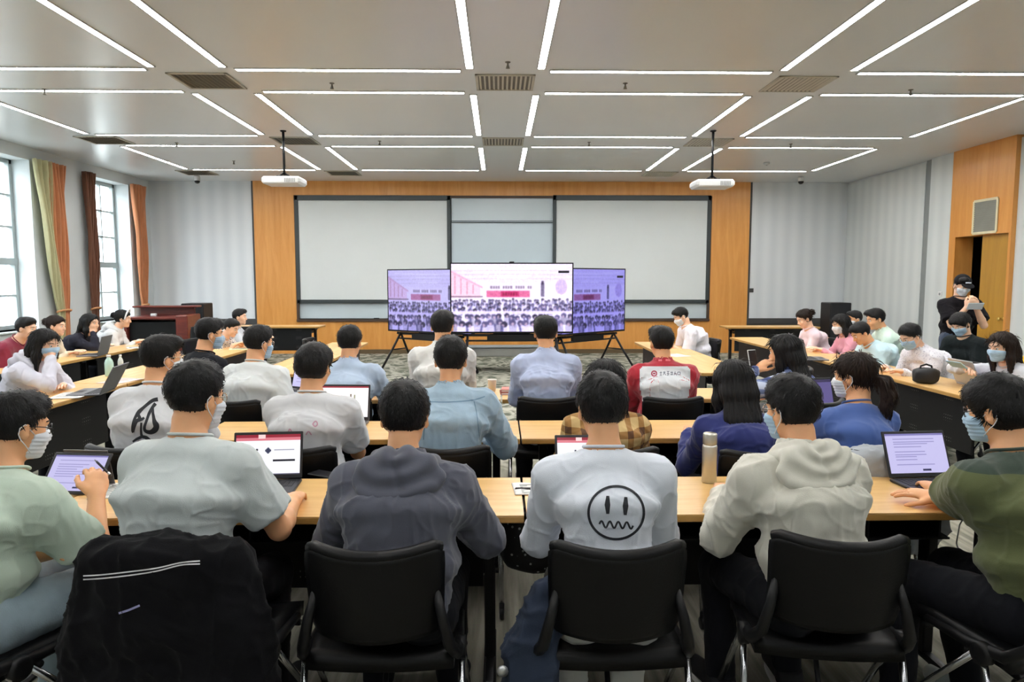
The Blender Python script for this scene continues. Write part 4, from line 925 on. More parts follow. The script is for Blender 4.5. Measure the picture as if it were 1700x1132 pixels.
def ik(S_, T, L1, L2, pole):
    S_ = np.array(S_, float); T = np.array(T, float); d = T - S_; L = np.linalg.norm(d); mx = (L1 + L2) * .985
    if L > mx: T = S_ + d / L * mx; d = T - S_; L = mx
    if L < abs(L1 - L2) + .03: L = abs(L1 - L2) + .03; T = S_ + d / np.linalg.norm(d) * L; d = T - S_
    a = (L1 * L1 - L2 * L2 + L * L) / (2 * L); hh = math.sqrt(max(L1 * L1 - a * a, 0)); w = d / L
    p = np.array(pole, float); p = p - w * (p @ w); p /= np.linalg.norm(p) + 1e-9
    return S_ + w * a + p * hh, T
def hand(g, wr, d, n, side, curl=.5, sc_=1., spread=1., thumb=.6, fr=.0088):
    """wr wrist, d finger direction, n palm-facing direction, side = +1 thumb on the left of d seen from the back ... x axis = d x n."""
    d = d / np.linalg.norm(d); n = n - d * (n @ d); n /= np.linalg.norm(n); x = np.cross(n, d) * side
    M3 = np.stack([x, d, n], 1)
    g.ell(wr + d * .048 * sc_, np.array([.041, .056, .0165]) * sc_, .012, M3=M3)
    g.cone(wr, wr + d * .03 * sc_, .024 * sc_, .022 * sc_, .015)
    for i, (o, L) in enumerate(((-.030, .066), (-.0105, .076), (.0095, .070), (.029, .054))):
        p = wr + d * (.088 - .006 * abs(i - 1.3)) * sc_ + x * o * sc_; a = .18 + curl * (.55 + .1 * i); dd = d + x * (i - 1.5) * .05 * spread; q = p.copy()
        for j, f_ in enumerate((.46, .31, .23)):
            ang = curl * (.35 + .55 * j) + .05 * i; v = dd * math.cos(ang) + n * math.sin(ang); v /= np.linalg.norm(v); e = q + v * L * f_ * sc_
            g.cone(q, e, (fr - .0004 * j - .0006 * (i == 3)) * sc_, (fr - .0004 * (j + 1) - .0006 * (i == 3)) * sc_, .004); q = e
    p = wr + d * .022 * sc_ - x * .030 * sc_; e1 = p + (d * .72 - x * .62 + n * .25) * .036 * sc_; e2 = e1 + (d * .92 - x * .15 + n * (.2 + thumb * .4)) * .032 * sc_; e3 = e2 + (d * .95 + x * .12 + n * (.25 + thumb * .5)) * .024 * sc_
    g.cone(p, e1, .0145 * sc_, .0115 * sc_, .012); g.cone(e1, e2, .0108 * sc_, .0098 * sc_, .004); g.cone(e2, e3, .0098 * sc_, .0082 * sc_, .004)
def xform(V, Mh, o): return V @ Mh.T + o
def hair_mesh(style, Mh, o, res, seed, vol=.0, tufts=500, length=.30):
    """hair in head space -> person space. returns (V, F, blade_verts, blade_faces)"""
    rs = np.random.default_rng(seed)
    lo = np.array((-.16, -.20, -.19)); hi = np.array((.16, .16, .20))
    if style in ('long', 'pony', 'bob'): lo = np.array((-.17, -.26, -.16 - length)); 
    g = Grid(lo, hi, res); v = vol
    if style == 'cap': return None
    if style in ('short', 'fade', 'mop'):
        lw = .003 if style == 'fade' else .007
        g.ell((0, -.010, .022), (.0755 + lw, .089 + lw, .090), .02)
        g.ell((0, -.006, .048), (.0795 + v * .35, .093 + v * .5, .078 + v), .03)
        if style == 'mop': g.ell((0, .03, .055), (.080, .082, .062), .03); g.ell((0, -.028, .002), (.085, .085, .080), .03)
        else: g.ell((.02 * rs.choice((-1, 1)), .055, .082), (.058, .048, .042 + v * .6), .03)
        g.plane((0, .058 + (.022 if style == 'mop' else 0), .035), (0, .80, -.62), k=.012)
        g.plane((0, -.07, -.076 if style != 'fade' else -.060), (0, -.25, -1), k=.030)
        for s in (-1, 1): g.ell((s * .092, .004, -.022), (.028, .028, .040), .01, 'sub')
        if style != 'mop': 
            for s in (-1, 1): g.ell((s * .082, .065, -.03), (.035, .045, .085), .012, 'sub')
    else:
        g.ell((0, -.012, .024), (.085, .104, .094), .02); g.ell((0, -.01, .052), (.081, .101, .070 + v), .03)
        g.plane((0, .066, .045), (0, .86, -.5), lo=(-.2, 0, -.25), hi=(.2, .2, .2), k=.014)
        if style in ('long', 'bob'):
            L = length; g.ell((0, .07, -.06), (.062, .09, .12), .02, 'sub')
            g.ecyl((0, -.055, .02), (0, -.075, -.06), (.094, .055), (.090, .05), (1, 0, 0), .05, .03)
            g.ecyl((0, -.072, -.05), (0, -.105, -L * .75), (.088, .044), (.100, .036), (1, 0, 0), .06, .03)
            for s in (-1, 1):
                g.cone((s * .078, .0, .03), (s * .083, .01, -.09), .026, .028, .03); g.cone((s * .083, .008, -.09), (s * .078, .012, -.09 - L * .45), .028, .018, .03)
        if style in ('pony', 'bun'):
            g.plane((0, -.06, -.072), (0, -.35, -1), k=.02)
            for s in (-1, 1): g.ell((s * .093, .006, -.02), (.026, .026, .036), .01, 'sub'); g.ell((s * .08, .072, -.03), (.035, .045, .09), .012, 'sub')
            if style == 'pony':
                pts = [(0, -.105, -.02), (0, -.155, -.035), (.005, -.165, -.10), (.008, -.14, -.17), (.004, -.125, -.24)]; rr = [.022, .032, .036, .030, .012]
                for a, b, ra, rb in zip(pts, pts[1:], rr, rr[1:]): g.cone(a, b, ra, rb, .015)
            else: g.ell((0, -.128, .035), (.040, .034, .040), .012)
    V, F = g.mesh(1)
    N = vnormals(V, F)
    if style in ('long', 'bob', 'pony', 'bun'):
        th = np.arctan2(V[:, 0], -V[:, 1]); d = .0035 * np.sin(th * 40 + 3 * vnoise(V * 12, seed) * 2 + V[:, 2] * 8) + .006 * (vnoise(np.stack([V[:, 0] * 40, V[:, 1] * 40, V[:, 2] * 5], 1), seed) - .5)
        V = V + N * d[:, None]
    else:
        d = .005 * (vnoise(V * 22, seed) - .5) + .003 * (vnoise(V * 60, seed + 1) - .5); V = V + N * (d * np.clip((V[:, 2] + .06) / .1, .25, 1))[:, None]
    # blades
    bv, bf = [], []
    if tufts and len(V):
        N = vnormals(V, F); crown = np.array((rs.uniform(-.02, .02), -.055, .125)); pick = rs.integers(0, len(V), tufts)
        for i in pick:
            p, n = V[i], N[i]; t = p - crown; t = t - n * (t @ n); l = np.linalg.norm(t)
            if l < .006: t = rs.normal(size=3); t -= n * (t @ n); l = np.linalg.norm(t)
            t /= l
            if style in ('long', 'bob', 'pony'):
                if p[2] < .06: t = np.array((0, 0, -1.)); t -= n * (t @ n) * .9; t /= np.linalg.norm(t) + 1e-9
                L = rs.uniform(.05, .10); lift = rs.uniform(.0, .006); w = rs.uniform(.002, .004)
            else:
                t = t + np.cross(n, t) * rs.uniform(-.32, .32) + rs.normal(size=3) * .07; t /= np.linalg.norm(t)
                low = p[2] < -.02; L = rs.uniform(.012, .022) if low or style == 'fade' and p[2] < .03 else rs.uniform(.028, .05); L = L * (.5 if p[1] > .03 else 1); lift = rs.uniform(-.002, .002) + (0 if low else .0035 * rs.random() ** 2); w = rs.uniform(.0016, .0036)
            b = np.cross(n, t) * w; p0 = p - n * .003
            k = len(bv); m1 = p0 + t * L * .5 + n * (lift + .0045 - L * L * 1.0); tip = p0 + t * L + n * (lift + .003 - L * L * 4.5)
            bv += [p0 - b, p0 + b, m1 - b * .8, m1 + b * .8, tip, m1 + n * .0015]; bf += [(k, k + 1, k + 3, k + 2), (k + 2, k + 3, k + 4, k + 4), (k + 2, k + 5, k + 4, k + 4), (k + 5, k + 3, k + 4, k + 4)]
    V2 = xform(V, Mh, o)
    return V2, F, (xform(np.array(bv), Mh, o) if bv else None), bf
def sdf_obj(name, V, F, m, parent, extra=None):
    if extra is not None and extra[0] is not None:
        n = len(V); V = np.concatenate([V, extra[0]]); me = bpy.data.meshes.new(name)
        fs = [list(q) for q in F.tolist()] + [[j + n for j in (q if q[2] != q[3] else q[:3])] for q in extra[1]]
        me.from_pydata([tuple(v) for v in V.tolist()], [], fs); me.polygons.foreach_set('use_smooth', [True] * len(fs)); me.update()
    else: me = np_mesh(name, V, F)
    return link(name, me, m, parent)
PEOPLE = {}; HS = .94
def person(key, label, top, Y, face=0, lean=10, hyaw=0, hpitch=0, hroll=0, top_kind='tee', col=(200, 200, 200), hair='short', vol=.0, fem=False, mask=None, glasses=None,
           hands=None, poles=None, curl=(.45, .45), pants=(21, 22, 27), shoes=(40, 40, 42), near=0, seed=1, stand=False, skin='skin', amp=None, hairm='hair', length=.3, sc_=1., seatz=.46,
           tuck=.0, who=None, chairlab=None, chair_rz=None, chx=0., topmat=None, legsp=None, slouch=.02, neckw=None, palm=None, tw=.92, hx=0.):
    f = R(face); Rz = rotz(f)
    ht = aty(top[0], top[1], Y); HX, ZT = ht[0], ht[2]
    h = {2: .0052, 1: .0062, 0: .0078}[near]
    fr = {2: .0088, 1: .0092, 0: .0105}[near]
    sw = (.148 if fem else .166) * sc_; la = R(lean); lb = R(min(lean * .75 + 6, 55))
    if stand: pel0 = .93 * sc_
    else: pel0 = .55
    hn = .146 * sc_
    T = (ZT - .128 - hn * math.cos(lb) - pel0) / math.cos(la)
    if not stand:
        if T > .56: pel0 += (T - .56) * math.cos(la) * .0; T = min(T, .62)
        if T < .38: T = max(T, .34)
        pel0 = ZT - .128 - hn * math.cos(lb) - T * math.cos(la)
    pel = np.array([0, 0, pel0]); ax = np.array([0, math.sin(la), math.cos(la)]); bk = np.array([0, -math.cos(la), math.sin(la)])
    N0 = pel + ax * T; HC = N0 + np.array([0, math.sin(lb), math.cos(lb)]) * hn
    HC = HC + np.array([hx, .012, 0]); N0 = N0 + np.array([hx * .8, 0, 0])
    base = np.array([HX, Y, 0]) - Rz @ np.array([HC[0], HC[1], 0]); 
    if PEOPLE.get(key): pass
    root = thing('person', label, 'person', (base[0], base[1], 0), f)
    toL = lambda p: Rz.T @ (np.array(p, float) - np.array([base[0], base[1], 0]))
    Mh = rotz(R(hyaw)) @ rotx(-R(hpitch)) @ roty(R(hroll))
    PEOPLE[key] = dict(root=root, base=base, face=f, toL=toL, HC=HC, Mh=Mh, who=who or label)
    # ---- skeleton
    waist = pel + ax * T * .32 + bk * slouch; chest = pel + ax * T * .66 + bk * slouch * 1.6 + np.array([hx * .5, 0, 0])
    S_ = [N0 + ax * (-.082) + np.array([s * sw, 0, 0]) + bk * -.012 for s in (-1, 1)]
    L1, L2 = .285 * sc_, .245 * sc_
    if hands is None: hands = (('t', -.10, .46), ('t', .10, .46))
    W_ = []; E_ = []
    for s, hd, S0, i in ((-1, hands[0], S_[0], 0), (1, hands[1], S_[1], 1)):
        if hd[0] == 't': tg = np.array([hd[1], hd[2], TZ + .035 + (hd[3] if len(hd) > 3 else 0)])
        elif hd[0] == 'px': tg = toL(atz(hd[1], hd[2], hd[3]))
        elif hd[0] == 'head': tg = HC + Mh @ np.array([s * hd[1], hd[2], hd[3]])
        else: tg = np.array(hd[1:4], float)
        pl = (s * .36, -.25, -1.0) if not poles or poles[i] is None else poles[i]
        e, w = ik(S0, tg, L1, L2, pl); E_.append(e); W_.append(w)
    if stand: hips = [pel + np.array([s * .085, 0, -.02]) for s in (-1, 1)]; kn = [np.array([s * .10, .02, .49]) for s in (-1, 1)]; an = [np.array([s * .11, 0, .08]) for s in (-1, 1)]
    else:
        hips = [pel + np.array([s * .088, .0, -.01]) for s in (-1, 1)]
        ls = legsp or ((-.13, .42, .50, -.14, .38), (.13, .42, .50, .14, .38))
        kn = [np.array(q[:3]) for q in ls]; an = [np.array([q[3], q[4], .085]) for q in ls]
    toe = [a + np.array([.03 * (1 if a[0] > 0 else -1), .17, -.045]) for a in an]
    # ---- body
    pts = np.array([pel, HC, *W_, *E_, *kn, *an, *toe, *S_]); lo = pts.min(0) - .24; hi = pts.max(0) + .24; lo[2] = max(lo[2], -.02); hi[2] = max(hi[2], HC[2] + .16)
    g = Grid(lo, hi, h); U = (1, 0, 0); fw_ = (.92 if fem else 1.) * tw
    g.ecyl(pel, waist, (.150 * tw, .11), (.132 * fw_, .095), U, .07, .03); g.ecyl(waist, chest, (.132 * fw_, .095), (.150 * fw_, .11), U, .04, .04); g.ecyl(chest, N0 - ax * .06, (.150 * fw_, .11), (.12 * fw_, .075), U, .03, .04)
    nr = .050 if fem else (neckw or .054)
    for s in (0, 1): g.cone(N0 - ax * .018, S_[s], .046, .046, .04)
    hb = HC + Mh @ np.array([0, -.024, -.072]); g.cone(N0 - ax * .02, hb, nr + .004, nr - .004, .035)
    for s in (0, 1):
        sg = (-1, 1)[s]
        g.cone(S_[s], E_[s], .052 * (.85 if fem else 1), .039 * (.88 if fem else 1), .025); fm = E_[s] * .7 + W_[s] * .3; g.cone(E_[s], fm, .038 * (.88 if fem else 1), .040 * (.88 if fem else 1), .012); g.cone(fm, W_[s], .040 * (.88 if fem else 1), .026 * (.92 if fem else 1), .012)
        d = W_[s] - E_[s]; d /= np.linalg.norm(d); dn = palm[s] if palm and palm[s] is not None else (0, .25, -1); dn = np.array(dn, float)
        if palm is None or palm[s] is None:
            d = d + np.array((-sg * .15, .25, 0)); d[2] *= .35; d /= np.linalg.norm(d)
        hand(g, W_[s], d, dn, sg, curl[s], sc_ * (.93 if fem else 1), fr=fr)
        g.cone(hips[s], kn[s], .082, .058, .03); g.cone(kn[s], an[s], .056, .037, .02); g.cone(an[s] + np.array([0, -.03, -.03]), toe[s], .035, .027, .02)
    H = lambda p: HC + HS * (Mh @ np.array(p, float))
    hk = dict(M3=Mh)
    _e, _c = g.ell, g.cone
    class HG: pass
    hgd = HG(); hgd.ell = lambda c, r, *a, **k: _e(c, np.array(r) * HS, *a, **k); hgd.cone = lambda a_, b_, r1, r2, *a, **k: _c(a_, b_, r1 * HS, r2 * HS, *a, **k)
    hgd.ell(H((0, -.008, .026)), (.0755, .089, .088), .02, **hk); hgd.ell(H((0, .028, -.024)), (.062, .062, .085), .03, **hk); hgd.ell(H((0, .034, -.068)), (.049, .048, .042), .025, **hk)
    hgd.cone(H((-.008, .074, -.094)), H((.008, .074, -.094)), .017, .017, .02)
    hgd.cone(H((-.030, .079, .022)), H((.030, .079, .022)), .013, .013, .015)
    for s in (-1, 1):
        hgd.ell(H((s * .031, .099, .003)), (.014, .012, .010), .014, 'sub', **hk)
        hgd.ell(H((s * .044, .064, -.03)), (.02, .022, .02), .02, **hk)
        hgd.ell(H((s * .0785, -.006, -.012)), (.010, .019, .031), .006, M3=Mh @ rotz(R(-s * 24))); hgd.ell(H((s * .089, .002, -.008)), (.006, .009, .015), .005, 'sub', **hk)
    hgd.cone(H((0, .089, .004)), H((0, .106, -.030)), .008, .0125, .010)
    for s in (-1, 1): hgd.ell(H((s * .011, .096, -.034)), (.008, .010, .007), .006, **hk)
    hgd.cone(H((-.017, .087, -.060)), H((.017, .087, -.060)), .006, .006, .008); hgd.cone(H((-.014, .086, -.070)), H((.014, .086, -.070)), .0065, .0065, .006)
    V, F = g.mesh(1); body = sdf_obj('body', V, F, M[skin], root)
    # ---- face details
    for s in (-1, 1):
        b = MB(); c = H((s * .031, .078, .004))
        vs = []; fs = []; mi = []
        nn = 10
        b.lathe([(.0005, -.0115), (.0075, -.0088), (.0112, -.003), (.0115, .002), (.0090, .0072), (.0055, .0102)], n=12, axis='z'); b.lathe([(.0055, .0102), (.003, .0112), (.0004, .0116)], n=12, mi=1)
        mm = np.array([[1, 0, 0], [0, 0, 1], [0, 1, 0]]); b.v = [tuple(c + HS * (Mh @ (mm @ np.array(v)))) for v in b.v]; b.build('eye', [M['eye_white'], M['iris']], root)
        b = MB(); b.tube([H((s * (.014 + .012 * i), .0945 - .004 * i * i * .6, .0245 + .004 * math.sin(i * 1.0))) for i in range(4)], [.0022, .0032, .003, .0014], 6); b.build('eyebrow', M['hair'], root)
    if not mask:
        b = MB(); b.tube([H((-.019, .0875, -.0645)), H((-.009, .0935, -.0625)), H((0, .0945, -.064)), H((.009, .0935, -.0625)), H((.019, .0875, -.0645))], [.001, .0042, .004, .0042, .001], 6); b.build('lips', M['lip'], root)
    # ---- hair
    if hair != 'none' and hair != 'cap':
        r = hair_mesh(hair, Mh * HS, HC, {2: .0048, 1: .0055, 0: .0065}[near], seed, vol, {2: 1500, 1: 1000, 0: 380}[near], length)
        sdf_obj('hair', r[0], r[1], M[hairm], root, (r[2], r[3]))
    if hair == 'cap':
        r = hair_mesh('fade', Mh * HS, HC, .0065, seed, 0, 200); sdf_obj('hair', r[0], r[1], M['hair'], root, (r[2], r[3]))
        gg = Grid((-.15, -.16, -.06), (.15, .24, .2), .006); gg.ell((0, -.004, .05), (.089, .108, .088), .01); gg.plane((0, 0, .035), (0, .1, -1), k=.006)
        gg.ecyl((0, .10, .040), (0, .13, .036), (.078, .012), (.07, .012), (1, 0, 0), .001, .006) if False else gg.ell((0, .115, .045), (.072, .075, .011), .01, M3=rotx(-.18))
        V, F = gg.mesh(1); sdf_obj('cap', xform(V, Mh * HS, HC), F, cloth((26, 26, 30)), root)
        b = MB(); b.tube([H((-.03, .108, .075)), H((0, .112, .078)), H((.03, .108, .075))], .008, 6); b.build('cap_emblem', M['mask_white'], root)
    # ---- mask
    if mask:
        gg = Grid((-.11, -.02, -.17), (.11, .16, .04), .004 if near else .0052)
        o_ = .0058
        gg.ell((0, -.008, .026), (.0755 + o_, .089 + o_, .088 + o_), .02); gg.ell((0, .028, -.024), (.062 + o_, .062 + o_, .085 + o_), .03); gg.ell((0, .034, -.068), (.049 + o_, .048 + o_, .042 + o_), .025)
        gg.cone((-.008, .074, -.094), (.008, .074, -.094), .017 + o_, .017 + o_, .02); gg.cone((0, .089, .004), (0, .106, -.030), .008 + o_, .0125 + o_, .02); gg.ell((0, .072, -.055), (.030, .034, .045), .03)
        for s in (-1, 1): gg.ell((s * .044, .064, -.03), (.02 + o_, .022 + o_, .02 + o_), .02)
        gg.plane((0, .09, -.006), (0, -.25, 1), k=.005); gg.plane((0, .05, -.112), (0, .1, -1), k=.005); gg.plane((0, .030, -.05), (0, -1, .15), k=.004)
        V, F = gg.mesh(2); nn = vnormals(V, F); V = V + nn * (.0014 * np.sin(V[:, 2] * 420))[:, None] * (np.abs(V[:, 2] + .06) < .035)[:, None]
        fm_ = sdf_obj('face_mask', xform(V, Mh * HS, HC), F, M['mask_' + mask], root)
        for s in (-1, 1):
            b = MB(); b.tube([H((s * .066, .036, -.022)), H((s * .077, .012, -.004)), H((s * .0855, -.010, .014)), H((s * .088, -.026, .000)), H((s * .087, -.026, -.022)), H((s * .083, -.012, -.042)), H((s * .075, .008, -.058)), H((s * .064, .034, -.085))], .0016, 5)
            b.build('ear_loop', M['loop'], fm_)
    if glasses:
        b = MB(); gm = M['glasses'] if glasses == 'dark' else M['thin_metal']
        for s in (-1, 1):
            b.tube([H((s * .033 + .023 * math.cos(a), .101 - .010 * abs(math.cos(a)) * (1 if math.cos(a) * s > 0 else 0), .001 + .018 * math.sin(a))) for a in np.linspace(0, 2 * PI, 25)[:-1]], .0017, 6, closed=True)
            b.tube([H((s * .056, .092, .006)), H((s * .078, .06, .008)), H((s * .084, -.005, .008)), H((s * .083, -.022, -.008))], .0017, 6)
        b.tube([H((-.010, .101, .004)), H((0, .106, .007)), H((.010, .101, .004))], .0016, 6); b.build('glasses', gm, root)
    # ---- trousers and shoes
    gp = Grid(np.minimum(lo, -.3), hi, .0085 if near else .011)
    gp.ecyl(pel + np.array([0, -.005, -.02]), waist + np.array([0, 0, -.02]), (.168 * tw, .132), (.146 * tw, .110), U, .05, .03)
    for s in (0, 1):
        gp.cone(hips[s], kn[s] + np.array([0, .0, .0]), .098, .074, .03); gp.cone(kn[s], an[s] + np.array([0, 0, .0]), .071, .055, .02)
        dd = an[s] - kn[s]; 
    gp.plane((0, 0, .085), (0, 0, -1), k=.008); V, F = gp.mesh(1); V = folds(V, F, .006, seed + 40); trs = sdf_obj('trousers', V, F, cloth(pants) if isinstance(pants, tuple) else pants, root)
    for s in (0, 1):
        a, t_ = an[s], toe[s]; gs = Grid(np.minimum(a, t_) - .09, np.maximum(a, t_) + .1, .007); gs.cone(a + np.array([0, -.035, -.025]), t_ + np.array([0, 0, .0]), .046, .036, .02); gs.cone(a + np.array([0, -.02, .01]), a + np.array([0, -.02, -.03]), .048, .046, .02)
        gs.plane((0, 0, .012), (0, 0, -1), k=.004); gs.plane((0, 0, .10), (0, 0, 1), k=.004); V, F = gs.mesh(1); so = sdf_obj('shoe', V, F, cloth(shoes), root)
        b = MB(); dv = (t_ - a)[:2]; dv = dv / np.linalg.norm(dv); ang = math.atan2(dv[1], dv[0]) - PI / 2; pr = []
        for k in range(24):
            q = 2 * PI * k / 24; x = .046 * math.cos(q) * (1 - .12 * (math.sin(q) > 0)); y = .068 + .135 * math.sin(q); pr.append((a[0] + x * math.cos(ang) - y * math.sin(ang), a[1] + x * math.sin(ang) + y * math.cos(ang)))
        b.add([(x, y, .0) for x, y in pr] + [(x, y, .02) for x, y in pr], [list(range(24))[::-1], list(range(24, 48))] + [[k, (k + 1) % 24, 24 + (k + 1) % 24, 24 + k] for k in range(24)]); b.build('sole', M['sole'], so)
    # ---- upper garment
    kind = top_kind; hs = .0066 if near == 2 else .0072 if near else .009
    ez = {'tee': .018, 'long': .017, 'hoodie': .022, 'jacket': .021, 'shirt': .016}[kind] - (.006 if fem else 0)
    g = Grid(lo - .03, hi + .03, hs)
    hem = pel + ax * (-.02); bot = pel + np.array([0, -.012, .0]) - ax * .05
    g.ecyl(bot, waist, (.158 * tw + ez * .8, .122 + ez), (.140 * fw_ + ez * 1.0, .100 + ez), U, .05, .05)
    g.ecyl(waist, chest, (.140 * fw_ + ez * 1.0, .100 + ez), (.156 * fw_ + ez, .116 + ez), U, .05, .09); g.ecyl(chest, N0 - ax * .06, (.156 * fw_ + ez, .116 + ez), (.128 * fw_ + ez, .072 + ez), U, .05, .09)
    for s in (0, 1):
        g.cone(N0 - ax * .030, S_[s] + ax * .0, .048 + ez * .75, .049 + ez * .7, .05)
        ws = .88 if fem else 1.
        if kind == 'tee':
            e = S_[s] + (E_[s] - S_[s]) * .76; dd = (E_[s] - S_[s]) / np.linalg.norm(E_[s] - S_[s])
            def fn(x, y, z, a=S_[s], b=e, dd=dd, r1=(.052 + ez) * ws, r2=(.060 + ez) * ws):
                ba = b - a; L2_ = ba @ ba; px, py, pz = x - a[0], y - a[1], z - a[2]; t = np.clip((px * ba[0] + py * ba[1] + pz * ba[2]) / L2_, 0, 1.2)
                d1 = np.sqrt((px - t * ba[0]) ** 2 + (py - t * ba[1]) ** 2 + (pz - t * ba[2]) ** 2) - (r1 + (r2 - r1) * t); return np.maximum(d1, (x - b[0]) * dd[0] + (y - b[1]) * dd[1] + (z - b[2]) * dd[2])
            g.op(fn, np.minimum(S_[s], e) - .12, np.maximum(S_[s], e) + .12, .045)
        else:
            g.cone(S_[s], E_[s], (.052 + ez) * ws, (.042 + ez * .9) * ws, .045); wq = E_[s] + (W_[s] - E_[s]) * .96; mq = E_[s] * .45 + W_[s] * .55
            g.cone(E_[s], mq, (.042 + ez * .9) * ws, (.040 + ez * .8) * ws, .012); dd = (W_[s] - E_[s]) / np.linalg.norm(W_[s] - E_[s]); g.cone(mq, wq, (.040 + ez * .8) * ws, (.030 + ez * .45) * ws, .012)
    # open neck, hem, collar
    nk = hb + (hb - N0) * .3
    if kind in ('tee', 'long'): 
        nc = N0 + ax * .012
        g.cone(N0 + ax * .018 + np.array([0, .01, 0]), nk, nr + .012, nr + .02, .006, 'sub')
    elif kind in ('shirt', 'jacket'):
        up = (hb - N0); g.cone(N0 - ax * .01, N0 + up * .40, nr + .022, nr + .012, .015); g.cone(N0 + up * .33, nk + up * .3, nr + .006, nr + .012, .004, 'sub')
    elif kind == 'hoodie':
        g.cone(N0 - ax * .02, N0 + ax * .02, nr + .03, nr + .022, .02); g.cone(N0 + ax * .012, nk, nr + .004, nr + .03, .006, 'sub')
    g.plane((0, 0, (.568 if near == 2 and not stand else max(pel0 - .035, .43 if not stand else 0))), (0, 0, -1), k=.01)
    V, F = g.mesh(5); am = amp if amp is not None else {'tee': .0075, 'long': .0075, 'hoodie': .0095, 'jacket': .010, 'shirt': .009}[kind]
    wt = np.clip(np.linalg.norm(V - N0, axis=1) / .16 - .3, .15, 1) * np.clip((V[:, 2] - V[:, 2].min()) / .07, .25, 1); V2 = folds(V, F, am, seed); V = V + (V2 - V) * wt[:, None]
    nm = {'tee': 't_shirt', 'long': 'sweater', 'hoodie': 'hoodie', 'jacket': 'jacket', 'shirt': 'shirt'}[kind]
    gar = sdf_obj(nm, V, F, topmat or cloth(col), root); PEOPLE[key]['gar'] = gar; PEOPLE[key]['VF'] = (V, F)
    if kind == 'tee' or kind == 'long':
        b = MB(); cpt = N0 + ax * .016; up = (nk - N0) / np.linalg.norm(nk - N0); uu = np.array([1., 0, 0]); vv = np.cross(up, uu)
        b.tube([cpt + (uu * math.cos(a) * (nr + .013) + vv * math.sin(a) * (nr + .015)) + np.array([0, .006, 0]) + up * (.004 - .018 * max(0, math.sin(a) * (1 if vv[1] > 0 else -1)) ** 2) for a in np.linspace(0, 2 * PI, 37)[:-1]], .0052, 8, closed=True); b.build('collar', topmat or cloth(col), gar)
    if kind == 'hoodie':
        hg = Grid(N0 - np.array([.26, .26, .30]), N0 + np.array([.26, .26, .20]), hs)
        for k in range(13):
            a = PI * (k / 12); b_ = PI * ((k + 1) / 12)
            if k < 12:
                c1 = N0 + ax * (-.006 - .012 * math.sin(a)) + np.array([math.cos(a) * .090, 0, 0]) + bk * (math.sin(a) * .115 - .035); c2 = N0 + ax * (-.006 - .012 * math.sin(b_)) + np.array([math.cos(b_) * .090, 0, 0]) + bk * (math.sin(b_) * .115 - .035)
                hg.cone(c1, c2, .024 + .026 * math.sin(a), .024 + .026 * math.sin(b_), .025)
        hg.ell(N0 - ax * .045 + bk * .100, (.150, .046, .078), .04, M3=rotx(-la + .12)); hg.ell(N0 - ax * .095 + bk * .122, (.118, .034, .05), .03, M3=rotx(-la + .1))
        hg.cone(N0 + ax * .00 - bk * .02, nk, nr + .008, nr + .022, .01, 'sub')
        V, F = hg.mesh(1); nn = vnormals(V, F); q = V - N0; rr = np.sqrt((q[:, 0] * .75) ** 2 + (q @ ax - .03) ** 2) ; wv = vnoise(V * 9, seed + 11)
        V = V + nn * (.0065 * np.sin(rr * 120 + 6 * wv + q[:, 0] * 6) + .010 * (vnoise(V * 18, seed + 3) - .5) - .011 * np.exp(-((q[:, 0] + .012 * np.sin(q[:, 2] * 30)) / .013) ** 2) * (q[:, 2] > -.05))[:, None]; sdf_obj('hood', V, F, topmat or cloth(col), gar)
    # ---- chair
    if chairlab is not None and not stand:
        cz = f if chair_rz is None else R(chair_rz); off = Rz @ np.array([0, .075 + tuck, 0])
        PEOPLE[key]['chair'] = chair(base[0] + off[0] + chx, base[1] + off[1], cz, chairlab)
        dz = pel0 - .55
        if abs(dz) > .012: PEOPLE[key]['chair'].scale = (1, 1, max(.86, min(1.18, 1 + dz / .5)))
    PEOPLE[key].update(S=S_, E=E_, W=W_, N0=N0, ax=ax, pel=pel)
    open('/tmp/people.txt','a').write('person %-4s base %.2f %.2f ztop %.3f T %.3f pel %.3f wr %s' % (key, base[0], base[1], ZT, T, pel0, [tuple(np.round(Rz @ w + base * (1, 1, 0), 2)) for w in W_]) + '\n')
    return root
